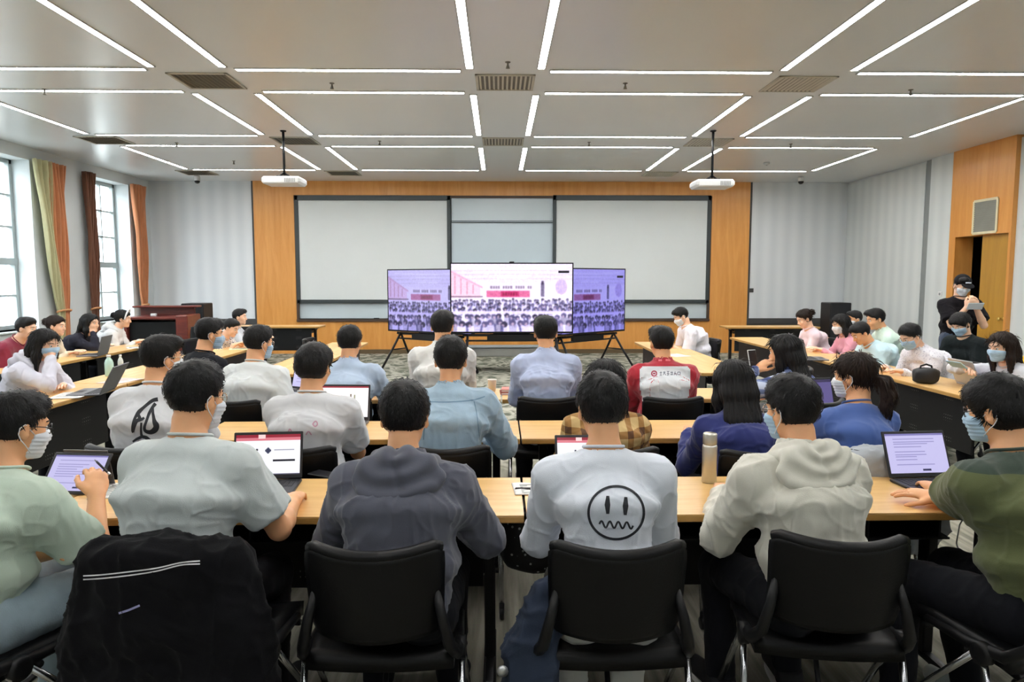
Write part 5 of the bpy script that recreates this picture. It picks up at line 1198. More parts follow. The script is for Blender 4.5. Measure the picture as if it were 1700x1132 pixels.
# ---- prints on garments: ink laid on the cloth surface
def ink(key, strokes, m, name='print', off=.0022, fill=None):
    """strokes: list of (points px, width px or list) seen from the camera; each is laid on the garment as thin ribbons."""
    P_ = PEOPLE[key]; V, F = P_['VF']; Rz = rotz(P_['face']); Vw = V @ Rz.T + P_['base'] * np.array((1, 1, 0))
    bv = BVHTree.FromPolygons([Vector(v) for v in Vw], [tuple(q) for q in F.tolist()])
    mb = MB()
    def hit(x, y):
        r = ray(x, y); h_ = bv.ray_cast(Vector(cC), Vector(r).normalized(), 12)
        if h_[0] is None: return None
        return np.array(h_[0] - Vector(r).normalized() * off)
    for pts, w in strokes:
        pts = np.array(pts, float); seg = np.r_[0, np.cumsum(np.linalg.norm(np.diff(pts, axis=0), axis=1))]; n = max(2, int(seg[-1] / 1.6)); s = np.linspace(0, seg[-1], n + 1)
        X = np.interp(s, seg, pts[:, 0]); Yy = np.interp(s, seg, pts[:, 1]); ws = np.interp(s, np.linspace(0, seg[-1], len(w)), w) if isinstance(w, (list, tuple)) else np.full(n + 1, w)
        dx, dy = np.gradient(X), np.gradient(Yy); l = np.hypot(dx, dy) + 1e-9; nx, ny = -dy / l, dx / l; m_ = 4; rows = []
        for i in range(n + 1):
            row = []
            for j in range(m_ + 1):
                t = (j / m_ - .5) * ws[i]; row.append(hit(X[i] + nx[i] * t, Yy[i] + ny[i] * t))
            rows.append(row)
        for i in range(n):
            for j in range(m_):
                q = [rows[i][j], rows[i + 1][j], rows[i + 1][j + 1], rows[i][j + 1]]
                if any(p is None for p in q): continue
                if max(np.linalg.norm(q[a] - q[(a + 1) % 4]) for a in range(4)) > .03: continue
                mb.add([P_['toL'](p) for p in q], [(0, 1, 2, 3)], 0, True)
    if fill is not None:
        (x0, y0, x1, y1, fn) = fill; st = 2.0; xs = np.arange(x0, x1 + st, st); ysv = np.arange(y0, y1 + st, st); G_ = [[hit(x, y) if True else None for x in xs] for y in ysv]
        for i in range(len(ysv) - 1):
            for j in range(len(xs) - 1):
                if not fn(xs[j] + st / 2, ysv[i] + st / 2): continue
                q = [G_[i][j], G_[i + 1][j], G_[i + 1][j + 1], G_[i][j + 1]]
                if any(p is None for p in q) or max(np.linalg.norm(q[a] - q[(a + 1) % 4]) for a in range(4)) > .04: continue
                mb.add([P_['toL'](p) for p in q], [(0, 1, 2, 3)], 0, True)
    if not mb.f: print('no ink', key, name); return None
    return mb.build(name, m, P_['gar'])
def curve_pts(P, n=12):
    P = np.array(P, float); out = []
    for i in range(len(P) - 1):
        p0, p1, p2, p3 = P[max(i - 1, 0)], P[i], P[i + 1], P[min(i + 2, len(P) - 1)]
        for t in np.linspace(0, 1, n, endpoint=False): out.append(.5 * (2 * p1 + (p2 - p0) * t + (2 * p0 - 5 * p1 + 4 * p2 - p3) * t * t + (3 * p1 - p0 - 3 * p2 + p3) * t ** 3))
    out.append(P[-1]); return out
# ================================================================== WHO SITS WHERE
def denim():
    m = cloth((158, 182, 200), .5, 260., .16); return m
def plaid(nm='brown_plaid_cloth', c1=(206, 176, 122), c2=(160, 118, 66), c3=(92, 62, 38), f1=44., f2=40.):
    m = mat(nm, srgb(170, 140, 96), .9, bump=.3, bs=400); N, L = nt(m); b = N['Principled BSDF']
    tc = N.new('ShaderNodeTexCoord'); sp = N.new('ShaderNodeSeparateXYZ'); L.new(tc.outputs['Object'], sp.inputs[0]); out = []
    for ax_, fr_ in ((0, f1), (2, f2)):
        w = N.new('ShaderNodeMath'); w.operation = 'MULTIPLY'; w.inputs[1].default_value = fr_ * 2; L.new(sp.outputs[ax_], w.inputs[0]); s = N.new('ShaderNodeMath'); s.operation = 'SINE'; L.new(w.outputs[0], s.inputs[0]); g_ = N.new('ShaderNodeMath'); g_.operation = 'GREATER_THAN'; g_.inputs[1].default_value = .25; L.new(s.outputs[0], g_.inputs[0]); out.append(g_)
    a = N.new('ShaderNodeMath'); L.new(out[0].outputs[0], a.inputs[0]); L.new(out[1].outputs[0], a.inputs[1])
    cr = N.new('ShaderNodeValToRGB'); cr.color_ramp.interpolation = 'CONSTANT'; e = cr.color_ramp.elements; e[0].color = (*srgb(*c1), 1); e[1].position = .4; e[1].color = (*srgb(*c2), 1); x = e.new(.9); x.color = (*srgb(*c3), 1)
    dv = N.new('ShaderNodeMath'); dv.operation = 'MULTIPLY'; dv.inputs[1].default_value = .5; L.new(a.outputs[0], dv.inputs[0]); L.new(dv.outputs[0], cr.inputs[0]); L.new(cr.outputs[0], b.inputs['Base Color']); return m
def spotted(nm, c1, c2, sc_=70, th=.5):
    m = mat(nm, c1, .9); N, L = nt(m); b = N['Principled BSDF']; tc = N.new('ShaderNodeTexCoord'); n = N.new('ShaderNodeTexNoise'); n.inputs['Scale'].default_value = sc_; L.new(tc.outputs['Object'], n.inputs['Vector'])
    cr = N.new('ShaderNodeValToRGB'); e = cr.color_ramp.elements; e[0].position = th - .04; e[0].color = (*c1, 1); e[1].position = th + .04; e[1].color = (*c2, 1); L.new(n.outputs['Fac'], cr.inputs[0]); L.new(cr.outputs[0], b.inputs['Base Color']); return m
def twotone():
    m = mat('olive_two_tone_cloth', srgb(84, 92, 56), .9, bump=.35, bs=420, sheen=.2); N, L = nt(m); b = N['Principled BSDF']; tc = N.new('ShaderNodeTexCoord'); sp = N.new('ShaderNodeSeparateXYZ'); L.new(tc.outputs['Object'], sp.inputs[0])
    g_ = N.new('ShaderNodeMath'); g_.operation = 'GREATER_THAN'; g_.inputs[1].default_value = 1.0; L.new(sp.outputs[2], g_.inputs[0]); mx = N.new('ShaderNodeMix'); mx.data_type = 'RGBA'; mx.inputs[6].default_value = (*srgb(88, 95, 58), 1); mx.inputs[7].default_value = (*srgb(52, 66, 56), 1); L.new(g_.outputs[0], mx.inputs[0]); L.new(mx.outputs[2], b.inputs['Base Color']); return m
def gingham(): return plaid('blue_gingham', (196, 206, 228), (120, 136, 182), (62, 74, 120), 44., 40.)
P = person
# ---- nearest row
P('P1', 'person in a pale green T-shirt writing on a tablet at the left edge', (22, 644), 2.30, -20, 14, -12, 14, top_kind='tee', col=(190, 206, 190), mask='white', glasses='dark', hands=(('px', 100, 912, .71), ('px', 160, 822, .845)), poles=((-.6, .2, -.6), (.5, -.1, -1)), curl=(.5, 1.1), pants=cloth((150, 168, 178), .5, 260., .2), near=2, seed=11, legsp=((-.12, .42, .54, -.16, .36), (.16, .44, .54, .18, .36)), chairlab='black padded chair under the person in the pale green T-shirt', palm=((.1, -.3, -1), (-.6, .3, -.5)))
P('P2', 'person in a light grey T-shirt and mask, before the chair with the black jacket', (322, 598), 2.33, -6, 12, -19, 8, top_kind='tee', col=(196, 204, 204), hair='fade', vol=.012, mask='white', glasses='thin', hands=(('t', -.12, .44), ('px', 487, 832, .785)), poles=((-.4, -.3, -1), (.55, -.35, -1)), near=2, seed=23, sc_=.96, tw=.98, chx=.085, pants=(26, 26, 30), curl=(.5, .75), chairlab='black padded chair with the black jacket over it, in the nearest row')
P('P3', 'person in a dark grey hoodie seen from behind, in the nearest row', (671, 630), 2.34, 0, 15, -2, 10, top_kind='hoodie', col=(84, 86, 98), vol=.012, hands=(('t', -.14, .42), ('t', .14, .42)), poles=((-.7, -.3, -.9), (.75, -.3, -.9)), near=2, seed=37, tw=1.0, chx=-.045, chairlab='black padded chair of the dark grey hoodie, middle of the nearest row')
P('P4', 'person in a white sweater with a wavy-mouthed face print, in the nearest row', (1000, 616), 2.32, 0, 13, 4, 8, top_kind='long', col=(214, 220, 230), vol=.014, hands=(('t', -.13, .44), ('t', .13, .44)), poles=((-.36, -.3, -1), (.5, -.3, -1)), near=2, seed=41, tw=.80, pants=(205, 205, 200), shoes=(215, 215, 212), legsp=((-.10, .36, .50, -.10, .10), (.10, .36, .50, .10, .10)), chairlab='black padded chair of the white sweater with the face print')
P('P5', 'person in a cream hoodie with a mask, beside the silver thermos', (1318, 620), 2.37, 8, 14, 16, 8, top_kind='hoodie', col=(206, 204, 192), vol=.012, mask='blue', glasses='thin', hands=(('t', -.12, .44), ('t', .12, .42)), poles=((-.5, -.3, -.9), (.7, -.3, -1)), near=2, seed=53, tw=.9, chairlab='black padded chair of the cream hoodie', chair_rz=-8, chx=.03)
P('P6', 'person in a two-tone olive T-shirt with mask and glasses, typing at the right edge', (1662, 620), 2.30, 17, 14, 16, 10, top_kind='tee', topmat=twotone(), vol=.016, hair='mop', mask='blue', glasses='dark', hands=(('px', 1550, 812, .785), ('t', .05, .42)), poles=((-.4, -.2, -1), (.5, -.2, -1)), near=2, seed=61, shoes=(225, 230, 228), curl=(.35, .4), chairlab='black padded chair under the person in the olive T-shirt', legsp=((-.13, .42, .50, -.24, .30), (.13, .42, .50, .10, .30)), chair_rz=10)
# ---- second row
P('Q1', 'person in a white T-shirt with a black brush-stroke sign on the back', (266, 552), 3.5, -3, 8, -36, 4, hx=.02, top_kind='tee', col=(212, 214, 218), mask='white', glasses='thin', near=1, seed=71, chairlab='black padded chair with a shiny rim under the brush-stroke T-shirt', hands=(('l', -.1, .38, .66), ('l', .12, .40, .66)))
P('Q2', 'person in a pale T-shirt with a pinkish print on the back, in the second row', (520, 566), 3.48, -4, 10, -8, 6, top_kind='tee', col=(212, 213, 216), hair='mop', vol=.006, near=1, seed=83, chairlab='black padded chair of the pale T-shirt with the pinkish print')
P('Q3', 'person in a light blue denim jacket, in the second row', (748, 556), 3.5, 0, 12, -2, 8, top_kind='jacket', topmat=denim(), near=1, seed=97, vol=.012, hands=(('t', -.10, .46), ('t', .16, .44)), poles=((-.4, -.3, -1), (.8, -.3, -1)), chairlab='black padded chair of the denim jacket')
P('Q4', 'person with long dark hair in a brown plaid shirt, mostly hidden by the smiley sweater', (1005, 592), 3.45, 0, 14, 0, 10, top_kind='jacket', topmat=plaid(), hair='bob', length=.20, fem=True, near=1, seed=101, hands=(('t', -.12, .46), ('t', .12, .46)), poles=((-.4, -.3, -1), (.4, -.3, -1)), chairlab='black padded chair of the brown plaid shirt')
P('Q5', 'person with long black hair in a navy top, in the second row behind the thermos', (1218, 594), 3.42, 4, 16, 0, 14, top_kind='jacket', col=(46, 54, 112), hair='long', length=.26, fem=True, near=1, seed=113, hands=(('t', -.12, .46), ('t', .12, .46)), poles=((-.4, -.3, -1), (.4, -.3, -1)), chairlab='black padded chair of the navy top')
P('Q6', 'person in a blue shirt with a low ponytail and a mask, in the second row', (1420, 582), 3.4, 4, 13, 36, 8, hx=.05, top_kind='long', col=(74, 100, 162), hair='pony', fem=True, mask='white', near=1, seed=127, hairm='hair_br', chairlab='black padded chair of the blue shirt with the ponytail')
# ---- third row
P('R1', 'person in a black T-shirt and mask at the left end of the third row', (346, 525), 5.1, -40, 10, -14, 8, top_kind='tee', col=(30, 31, 36), mask='blue', near=1, seed=131, chairlab='black padded chair of the black T-shirt in the third row', hands=(('l', -.12, .42, .70), ('l', .14, .42, .70)))
P('R2', 'person in a white T-shirt with mask and glasses, third row beside the black T-shirt', (428, 538), 4.75, -12, 12, -26, 8, top_kind='tee', col=(212, 216, 216), vol=.008, mask='blue', glasses='thin', near=1, seed=139, hands=(('t', -.1, .4), ('px', 478, 662, .79)), chairlab='black padded chair of the white T-shirt in the third row')
P('R3', 'person in a pale blue shirt at the third row, left of the white shirt', (580, 537), 4.8, 0, 11, -4, 6, top_kind='shirt', col=(172, 190, 212), near=1, seed=149, hands=(('t', -.10, .46), ('t', .16, .44)), poles=(None, (.8, -.3, -1)), chairlab='black padded chair of the pale blue shirt in the third row')
P('R3b', 'person in a white shirt in the third row, directly behind the denim jacket in view', (734, 512), 5.0, 0, 10, -3, 4, top_kind='shirt', col=(216, 216, 212), near=1, seed=151, chairlab='black padded chair of the white shirt in the third row')
P('R4', 'person in a lavender blue polo shirt facing the middle television', (906, 521), 4.8, 0, 9, 2, 4, top_kind='shirt', col=(176, 188, 218), near=1, seed=157, hands=(('t', -.12, .44), ('t', .14, .44)), chairlab='black padded chair of the lavender blue polo shirt')
def red_white(): return cloth((172, 44, 58), .3, 420., .06)
P('R5', 'person in a red jacket with a white back panel and lettering', (1099, 538), 4.78, 2, 10, 5, 4, top_kind='jacket', topmat=red_white(), near=1, seed=163, hands=(('t', -.12, .44), ('t', .14, .44)), chairlab='black padded chair of the red and white jacket')
P('R6', 'long-haired person in a blue gingham top holding a phone up', (1303, 552), 4.6, 24, 12, 22, 10, top_kind='jacket', topmat=gingham(), hair='long', length=.24, fem=True, near=1, seed=167, hands=(('head', .13, .15, -.10), ('t', .16, .38)), poles=((-.8, .1, -1), (1, -.2, -.8)), curl=(.9, .4), chairlab='black padded chair of the blue gingham top', palm=((1, -.2, .3), None))
# ---- window side
P('L1', 'girl in a pale lilac hoodie and blue mask, hand at her cheek', (74, 544), 5.45, -98, 28, -4, 12, top_kind='hoodie', col=(206, 206, 218), hair='long', length=.30, fem=True, mask='blue', near=1, seed=173, hands=(('t', -.02, .42), ('head', .045, .100, -.085)), poles=((-1, 0, -1), (.7, .5, -1)), skin='skin_b', curl=(.4, .7), chairlab='black padded chair of the girl in the lilac hoodie', palm=(None, (-1, -.4, .1)))
P('L2', 'boy in a maroon sweater leaning forward at the far left edge', (42, 524), 7.1, -88, 34, 0, 8, top_kind='long', col=(128, 40, 62), near=0, seed=179, skin='skin_b', chairlab='black padded chair of the boy in the maroon sweater')
P('L3', 'woman with tied dark hair in a cream top beyond the girl in lilac', (92, 522), 7.95, -88, 28, 0, 8, top_kind='long', col=(216, 206, 184), hair='bun', fem=True, near=0, seed=181, skin='skin_b', hairm='hair_br', chairlab='black padded chair of the woman in the cream top')
P('L4', 'woman in black resting her chin on a hand, before an open laptop by the windows', (149, 519), 8.65, -92, 28, -4, 6, top_kind='long', col=(40, 40, 50), hair='bob', length=.17, fem=True, near=0, seed=191, skin='skin_b', hands=(('t', -.1, .42), ('head', .05, .075, -.105)), poles=(None, (.5, .5, -1)), curl=(.4, .9), chairlab='black padded chair of the woman in black by the windows', palm=(None, (-.6, -.5, .5)))
P('L5', 'woman with a white headband and ponytail in a pale grey hoodie by the second window', (203, 513), 9.3, -82, 28, 8, 10, top_kind='hoodie', col=(216, 218, 220), hair='bun', fem=True, near=0, seed=193, skin='skin_b', chairlab='black padded chair of the woman with the white headband')
P('M1', 'boy in a black and white patterned shirt looking down at a table', (383, 527), 8.85, -100, 40, 0, 24, top_kind='tee', topmat=spotted('patterned_shirt', srgb(225, 222, 218), srgb(90, 92, 110), 60, .55), near=0, seed=197, skin='skin_b', chairlab='black padded chair of the boy in the patterned shirt')
P('M2', 'boy in a light top at the far end of the window-side column', (397, 511), 9.9, -80, 14, -6, 4, top_kind='tee', col=(200, 204, 210), near=0, seed=199, skin='skin_b', chairlab='black padded chair of the boy at the far end of the window-side column')
# ---- door side
P('A', 'man in a white T-shirt and mask writing at the inner arm table beside the boards', (1131, 508), 8.8, 92, 22, 2, 30, top_kind='tee', col=(224, 222, 230), mask='white', near=1, seed=211, skin='skin_b', chairlab='black padded chair of the man writing in front of the orange veneer', hands=(('t', -.12, .42), ('t', .12, .36)), slouch=.05)
P('B', 'woman with a short ponytail in a pale pink top looking down at a laptop', (1336, 512), 8.8, 90, 22, 4, 26, top_kind='long', col=(226, 206, 214), hair='bun', fem=True, near=1, seed=223, skin='skin_b', hairm='hair_br', chairlab='black padded chair of the woman in the pale pink top')
P('C', 'woman with long black hair and a white mask in a bright pink top', (1396, 520), 8.15, 88, 21, 6, 18, top_kind='long', col=(216, 150, 166), hair='long', length=.26, fem=True, mask='white', near=1, seed=227, skin='skin_b', chairlab='black padded chair of the woman in the bright pink top')
P('D', 'person with short black hair seen only above the woman in bright pink', (1420, 514), 9.4, 90, 14, 0, 10, top_kind='tee', col=(150, 156, 160), mask='white', near=0, seed=229, chairlab='black padded chair behind the woman in bright pink')
P('E', 'boy in a pale blue T-shirt bending low over the door-side table', (1430, 532), 7.1, 92, 40, 0, 34, top_kind='tee', col=(186, 214, 222), near=1, seed=233, skin='skin', chairlab='black padded chair of the boy in the pale blue T-shirt', hands=(('t', -.14, .50), ('t', .14, .46)))
P('F', 'boy in a mint green shirt leaning over behind the boy in pale blue', (1455, 510), 7.55, 80, 26, 6, 18, top_kind='shirt', col=(206, 228, 214), near=1, seed=239, skin='skin', hands=(('t', -.10, .56), ('t', .16, .46)), chairlab='black padded chair of the boy in the mint green shirt')
P('G', 'man in a white speckled shirt and blue mask leaning over the door-side table', (1513, 535), 6.3, 96, 36, 4, 30, top_kind='shirt', topmat=spotted('speckled_white_shirt', srgb(222, 220, 226), srgb(170, 168, 184), 90, .62), mask='blue', glasses='thin', near=1, seed=241, vol=.01, skin='skin_b', hands=(('t', -.16, .56), ('t', .16, .52)), chairlab='dark padded chair behind the man in the white speckled shirt')
P('H', 'boy in a black T-shirt and mask looking down, in front of the dark doorway', (1596, 516), 7.0, 108, 20, 4, 34, top_kind='tee', col=(30, 36, 38), hair='mop', mask='blue', near=1, seed=251, skin='skin_b', chairlab='black padded chair of the boy in black before the doorway', hands=(('l', -.1, .42, .72), ('l', .12, .42, .72)))
P('I', 'woman with long brown hair and light blue mask holding a pale phone', (1664, 549), 5.35, 100, 24, 4, 10, top_kind='long', col=(206, 208, 214), hair='long', length=.30, hairm='hair_br', fem=True, mask='blue', near=1, seed=257, skin='skin_b', poles=(None, (.9, -.7, -.15)), hands=(('t', -.16, .44), ('l', .16, .40, .90)), chairlab='black padded chair of the woman with the light blue mask', curl=(.4, .8))
P('K', 'person in a yellow jacket cut off by the right edge', (1732, 548), 6.7, 100, 10, 0, 20, top_kind='jacket', col=(226, 186, 60), near=0, seed=263, chairlab='black padded chair of the person in the yellow jacket')
P('J', 'person in black cap and white mask standing at the doorway with a phone', (1598, 455), 7.9, 176, 2, 0, 22, top_kind='tee', col=(26, 24, 28), hair='cap', mask='white', near=1, seed=269, skin='skin_b', stand=True, sc_=1.0, pants=(60, 72, 92), hands=(('l', -.05, .25, 1.30), ('l', .05, .25, 1.30)), poles=((-.55, -.1, -1), (.55, -.1, -1)), curl=(.9, .9), palm=((.4, -.7, .6), (-.4, -.7, .6)))
# ---- things held
Wd = lambda k, i: rotz(PEOPLE[k]['face']) @ PEOPLE[k]['W'][i] + PEOPLE[k]['base'] * np.array((1, 1, 0))
p = (Wd('J', 0) + Wd('J', 1)) / 2; fd = rotz(PEOPLE['J']['face']) @ np.array([0, 1., 0])
t = phone('phone in a pale case held sideways by the standing person', p[0] + fd[0] * .075, p[1] + fd[1] * .075, p[2] + .015, (R(60), 0, PEOPLE['J']['face'] + 0), M['mask_white'], .17, .085)
p = Wd('I', 1); fd = rotz(PEOPLE['I']['face']) @ np.array([0, 1., 0]); t = phone('pale blue phone held by the woman with the light blue mask', p[0] + fd[0] * .10, p[1] + fd[1] * .1, p[2] + .03, (R(35), 0, PEOPLE['I']['face']), mat('pale_blue_case', srgb(150, 190, 214), .4), .15, .09)
p = Wd('R6', 0); fd = rotz(PEOPLE['R6']['face']) @ np.array([0, 1., 0]); t = phone('white phone held at her ear side by the long-haired person in gingham', p[0] + fd[0] * .03, p[1] + fd[1] * .05, p[2] + .055, (R(75), 0, PEOPLE['R6']['face']), M['white_plastic'])
p = Wd('P1', 1); t = thing('stylus', 'dark stylus in the right hand of the person in pale green', 'stylus', p); f = MB(); a = p * 0
q0 = aty(157, 763, p[1] + .10) - p; q1 = aty(184, 789, p[1] + .05) - p; qm = q0 * .82 + q1 * .18; f.tube([q0, qm, q1], [.0012, .0042, .0042], 8); f.build('barrel', M['lap_black'], t); f = MB(); f.tube([q1 * .8 + qm * .2, q1 * .95 + qm * .05], .0048, 8); f.build('grip_ring', M['alu'], t)
# ---- black jacket over the chair of the grey T-shirt
pc = PEOPLE['P2']['chair']; t = thing('hung_jacket', 'black jacket with white piping hung over the chair of the light grey T-shirt', 'jacket', tuple(pc.location), pc.rotation_euler.z)
g = Grid((-.50, -.52, .02), (.50, .0, .98), .0085)
g.ecyl((0, -.280, .815), (0, -.30, .62), (.218, .085), (.228, .080), (1, 0, 0), .06, .03); g.ecyl((0, -.31, .62), (-.0, -.335, .30), (.225, .055), (.235, .075), (1, 0, 0), .06, .05)
g.cone((.19, -.26, .80), (.25, -.29, .58), .065, .065, .04); g.cone((.25, -.29, .58), (.29, -.31, .30), .065, .085, .04); g.cone((.29, -.31, .30), (.24, -.31, .16), .085, .06, .04)
g.cone((-.19, -.26, .80), (-.23, -.30, .55), .055, .055, .04); g.cone((-.23, -.30, .55), (-.26, -.31, .26), .055, .06, .04); g.cone((.10, -.31, .62), (.22, -.36, .40), .05, .06, .04)
V, F = g.mesh(2); V = folds(V, F, .013, 77); V = folds(V, F, .004, 78)
jm = cloth((13, 13, 16), .4, 300., .1); jo = sdf_obj('shell', V, F, jm, t); PEOPLE['JK'] = dict(root=t, base=np.array([*pc.location]) * 1., face=pc.rotation_euler.z, VF=(V, F), gar=jo)
PEOPLE['JK']['toL'] = lambda q, b=PEOPLE['JK']['base'], fz=PEOPLE['JK']['face']: rotz(fz).T @ (np.array(q) - b * np.array((1, 1, 0)))
wm = cloth((225, 225, 228)); 
for st_ in ((curve_pts([(138, 956), (170, 954), (215, 949), (260, 943), (300, 934), (332, 931)]), 2.2), (curve_pts([(138, 962), (170, 960), (215, 955), (260, 948), (300, 938), (332, 936)]), 2.2)): ink('JK', [st_], wm, 'piping')
ink('JK', [([(197, 1018), (213, 1013), (232, 1005)], 3.5)], cloth((150, 150, 190)), 'logo_stripe')
pc = PEOPLE['Q6']['chair']; t = thing('hung_jacket', 'light grey jacket hung over the chair of the blue shirt with the ponytail', 'jacket', tuple(pc.location), pc.rotation_euler.z)
g = Grid((-.34, -.46, .30), (.34, -.10, 1.0), .0085); g.ecyl((0, -.265, .815), (0, -.28, .60), (.225, .085), (.235, .085), (1, 0, 0), .05, .03); g.ecyl((0, -.28, .60), (0, -.29, .42), (.235, .085), (.24, .085), (1, 0, 0), .04, .04); g.cone((.20, -.26, .80), (.235, -.30, .50), .045, .05, .03); g.cone((-.20, -.26, .80), (-.235, -.30, .50), .045, .05, .03)
V, F = g.mesh(1); V = folds(V, F, .012, 83); sdf_obj('shell', V, F, cloth((166, 172, 178), .4, 260., .1), t)
# ---- dark denim jacket hung beside the chair of the smiley sweater
pc = PEOPLE['P4']['chair']; t = thing('hung_jacket', 'dark blue denim jacket hanging at the left of the smiley sweater chair', 'jacket', (pc.location.x + .075, pc.location.y, 0), pc.rotation_euler.z)
g = Grid((-.62, -.50, .02), (-.14, .22, .82), .0085)
g.cone((-.275, -.10, .62), (-.325, -.14, .44), .045, .075, .03); g.cone((-.325, -.14, .44), (-.36, -.17, .22), .075, .085, .04); g.cone((-.36, -.17, .22), (-.36, -.18, .10), .085, .065, .04); g.cone((-.28, -.14, .56), (-.30, -.22, .30), .04, .06, .03); g.cone((-.28, -.02, .58), (-.33, .02, .34), .04, .06, .03)
V, F = g.mesh(1); V = folds(V, F, .018, 91); sdf_obj('shell', V, F, cloth((46, 54, 70), .5, 260., .18), t)
for (x, y, z) in ((-.415, -.20, .42), (-.44, -.23, .26), (-.445, -.24, .17)): MB().lathe([(.004, -.004), (.017, -.003), (.018, .003), (.006, .006)], (x, y, z), 12, axis='y').build('button', M['alu'], t)
# ---- prints
inkm = mat('black_print', (.018, .020, .026), .8); 
cx, cy, rx, ry = 1023, 851, 46, 44
circ = [(cx + rx * math.cos(a), cy + ry * math.sin(a)) for a in np.linspace(0, 2 * PI, 72)]
mouth = [(995 + 56 * i / 64, 870 + 5.5 * math.sin(-PI / 2 * 0 + i / 64 * 2 * PI * 4) * -1 + 2.5 * i / 64) for i in range(65)]
ink('P4', [(circ, 4.2), ([(1009, 823), (1008.5, 838), (1009, 853)], [5, 9.5, 5]), ([(1039, 825), (1038.5, 840), (1038, 855)], [5, 9.5, 5]), (mouth, 3.2)], inkm, 'face_print')
K = lambda pts: [(180 + x / 9.436, 640 + y / 9.436) for x, y in pts]
ink('Q1', [(curve_pts(K([(775, 215), (690, 235), (590, 310), (480, 410), (420, 500), (385, 600), (375, 700), (390, 735)])), [7, 6, 5.5, 5, 7, 5, 4.5, 4.5, 4]), (curve_pts(K([(390, 735), (410, 640), (440, 560), (520, 530), (560, 500)])), [3, 4, 6, 5, 4]), (curve_pts(K([(500, 390), (470, 450), (490, 520), (430, 550)])), [4, 5, 6, 5]),
            (curve_pts(K([(740, 280), (690, 340), (640, 430), (600, 540), (565, 650), (580, 710), (660, 730), (730, 690), (750, 630), (720, 560), (700, 450), (690, 350)])), [6, 5, 5, 4.5, 4.5, 5, 7, 10, 10, 6, 4.5, 5]), (curve_pts(K([(515, 580), (510, 680), (515, 760), (520, 800), (440, 840), (380, 880)])), [3.5, 3.5, 4, 5, 4.5, 3]), (curve_pts(K([(520, 800), (590, 815), (640, 870)])), [5, 6, 8]), (curve_pts(K([(460, 880), (540, 870), (620, 900)])), [3, 3, 4])], inkm, 'brush_print')
pk = cloth((196, 150, 168))
ink('Q2', [(curve_pts([(478, 722), (481, 712), (486, 722), (488, 730)]), 2.4), (curve_pts([(519, 704), (524, 699), (527, 704), (523, 708), (519, 704)]), 2.2), (curve_pts([(508, 722), (512, 716), (517, 722)]), 2)], pk, 'pink_print'); 
# denim jacket seams
sm = cloth((112, 140, 162)); ink('Q3', [(curve_pts([(690, 664), (720, 667), (750, 667), (785, 664), (805, 658)]), 2.0), (curve_pts([(709, 667), (706, 690), (703, 730)]), 1.6), (curve_pts([(787, 666), (792, 690), (796, 730)]), 1.6)], sm, 'seam')
# red jacket: white back panel, emblem and lettering
def panel(x, y): 
    x0, x1, y0, y1 = 1062 + max(0, (y - 640)) * .12, 1146 - max(0, (y - 640)) * .16, 607, 668
    if not (x0 < x < x1 and y0 < y < y1): return False
    r_ = 9
    for (a, b_) in ((x0 + r_, y0 + r_), (x1 - r_, y0 + r_)):
        if y < y0 + r_ and ((x < x0 + r_ and a == x0 + r_) or (x > x1 - r_ and a == x1 - r_)) and math.hypot(x - a, y - b_) > r_: return False
    return True
ink('R5', [], cloth((216, 220, 224)), 'back_panel', .002, (1058, 604, 1150, 672, panel))
rd = cloth((168, 70, 92)); dk = cloth((110, 116, 128))
ink('R5', [([(1086 + 4.2 * math.cos(a), 620 + 4.2 * math.sin(a)) for a in np.linspace(0, 2 * PI, 24)], 2.2), ([(1084, 620), (1088, 620)], 2.5)], rd, 'emblem', .004)
gl = [[((0, 2), (4, 2)), ((2, 0), (2, 6)), ((0, 6), (4, 6))], [((0, 1), (4, 1)), ((2, 0), (0, 6)), ((2, 2), (4, 6))], [((0, 0), (4, 0)), ((0, 3), (4, 3)), ((2, 0), (2, 6)), ((0, 6), (4, 5))], [((1, 0), (1, 6)), ((3, 0), (3, 6)), ((0, 2), (4, 2)), ((0, 5), (4, 5))], [((0, 3), (4, 3)), ((2, 0), (0, 6)), ((2, 3), (4, 6))], [((0, 1), (4, 1)), ((0, 1), (0, 5)), ((4, 1), (4, 5)), ((0, 5), (4, 5))]]
ls = []
for i, g_ in enumerate(gl):
    for a, b_ in g_: ls.append(([(1095 + i * 6.0 + a[0] * 1.05, 616.5 + a[1] * 1.05), (1095 + i * 6.0 + b_[0] * 1.05, 616.5 + b_[1] * 1.05)], 1.15))
ink('R5', ls, dk, 'lettering', .004)
ink('R5', [([(1093, 598), (1099, 598)], 3), ([(1105, 597.5), (1113, 597.5)], 3.2)], cloth((226, 120, 130)), 'shoulder_mark', .003)
# headband of the woman by the window
h_ = PEOPLE['L5']; f = MB(); f.tube([h_['HC'] + h_['Mh'] @ np.array((.098 * math.cos(a), .045 + .015 * math.sin(a), .02 + .118 * math.sin(a))) for a in np.linspace(-.15, PI + .15, 24)], .010, 8); f.build('headband', cloth((228, 226, 228)), h_['root'])
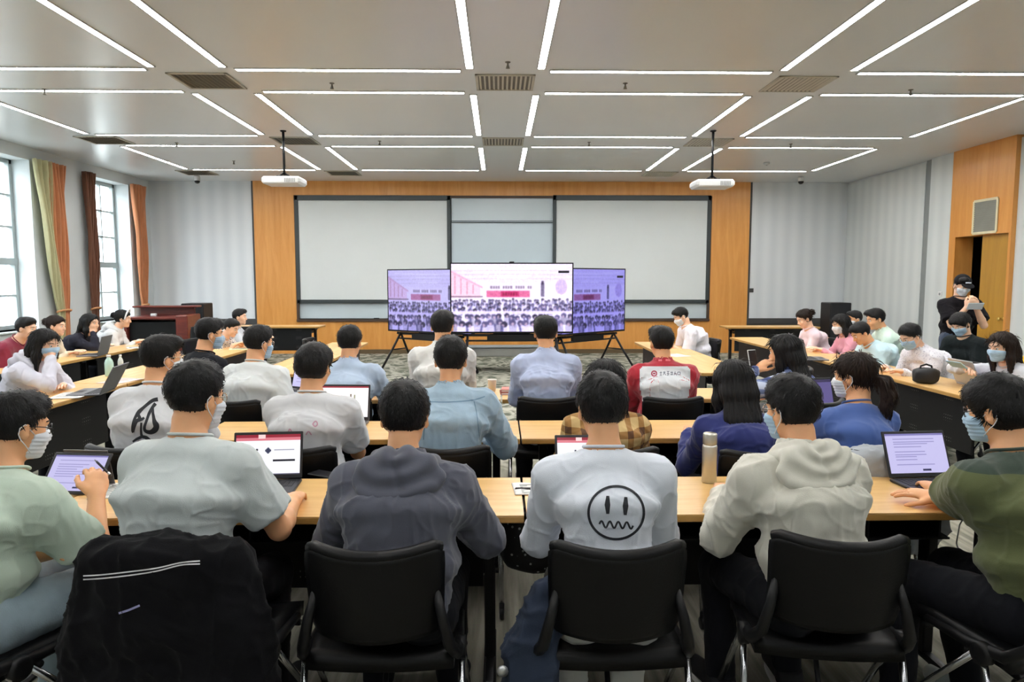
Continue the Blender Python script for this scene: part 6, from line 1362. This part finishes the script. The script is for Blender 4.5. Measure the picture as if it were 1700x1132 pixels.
# collegiate letters on the maroon sweater are too small to read: two pale bars across the chest
# ---- empty chairs that show
for x, y, rz, l in ((2.42, 6.05, 50, 'empty black chair beyond the long-haired person in gingham'), (-4.9, 10.9, 150, 'empty black chair in front of the lectern'), (-4.1, 11.0, 190, 'second empty black chair in front of the lectern'), (-2.45, 6.3, -60, 'empty black chair beyond the black T-shirt of the third row'), (-2.2, 9.0, -90, 'empty dark chair at the inner arm table left of the screens'), (1.76, 3.32, 6, 'black padded chair with the light grey backpack on it')):
    if 'backpack' in l: continue
    chair(x, y, R(rz), l)
# ================================================================== DAYLIGHT AND RENDER SETTINGS
w = bpy.data.worlds.new('overcast_sky'); sc.world = w; w.use_nodes = True
N = w.node_tree.nodes; L = w.node_tree.links; bg = N['Background']
tc = N.new('ShaderNodeTexCoord'); sp = N.new('ShaderNodeSeparateXYZ'); L.new(tc.outputs['Generated'], sp.inputs[0])
cr = N.new('ShaderNodeValToRGB'); cr.color_ramp.elements[0].position = .0; cr.color_ramp.elements[0].color = (.55, .56, .56, 1); cr.color_ramp.elements[1].position = .35; cr.color_ramp.elements[1].color = (.86, .93, 1.0, 1)
L.new(sp.outputs[2], cr.inputs[0]); L.new(cr.outputs[0], bg.inputs[0]); bg.inputs[1].default_value = 16.0
for n, a, b_ in WINS:
    l = bpy.data.lights.new('window_daylight', 'AREA'); o = bpy.data.objects.new('window_daylight', l); COL.objects.link(o)
    l.shape = 'RECTANGLE'; l.size = b_ - a; l.size_y = Z1 - Z0; l.cycles.is_portal = True
    o.location = (XL - DP - .05, (a + b_) / 2, (Z0 + Z1) / 2); o.rotation_euler = (R(90), 0, R(90))
    o.rotation_euler = Vector((1, 0, 0)).to_track_quat('-Z', 'Z').to_euler()
vs = sc.view_settings; vs.view_transform = 'Standard'; vs.look = 'None'; vs.gamma = 1; vs.use_curve_mapping = False; vs.exposure = 0.0
cy = sc.cycles; cy.use_denoising = True; cy.max_bounces = 7; cy.diffuse_bounces = 5; cy.glossy_bounces = 3; cy.transmission_bounces = 4; cy.transparent_max_bounces = 8
cy.sample_clamp_indirect = 6.0; cy.caustics_reflective = False; cy.caustics_refractive = False
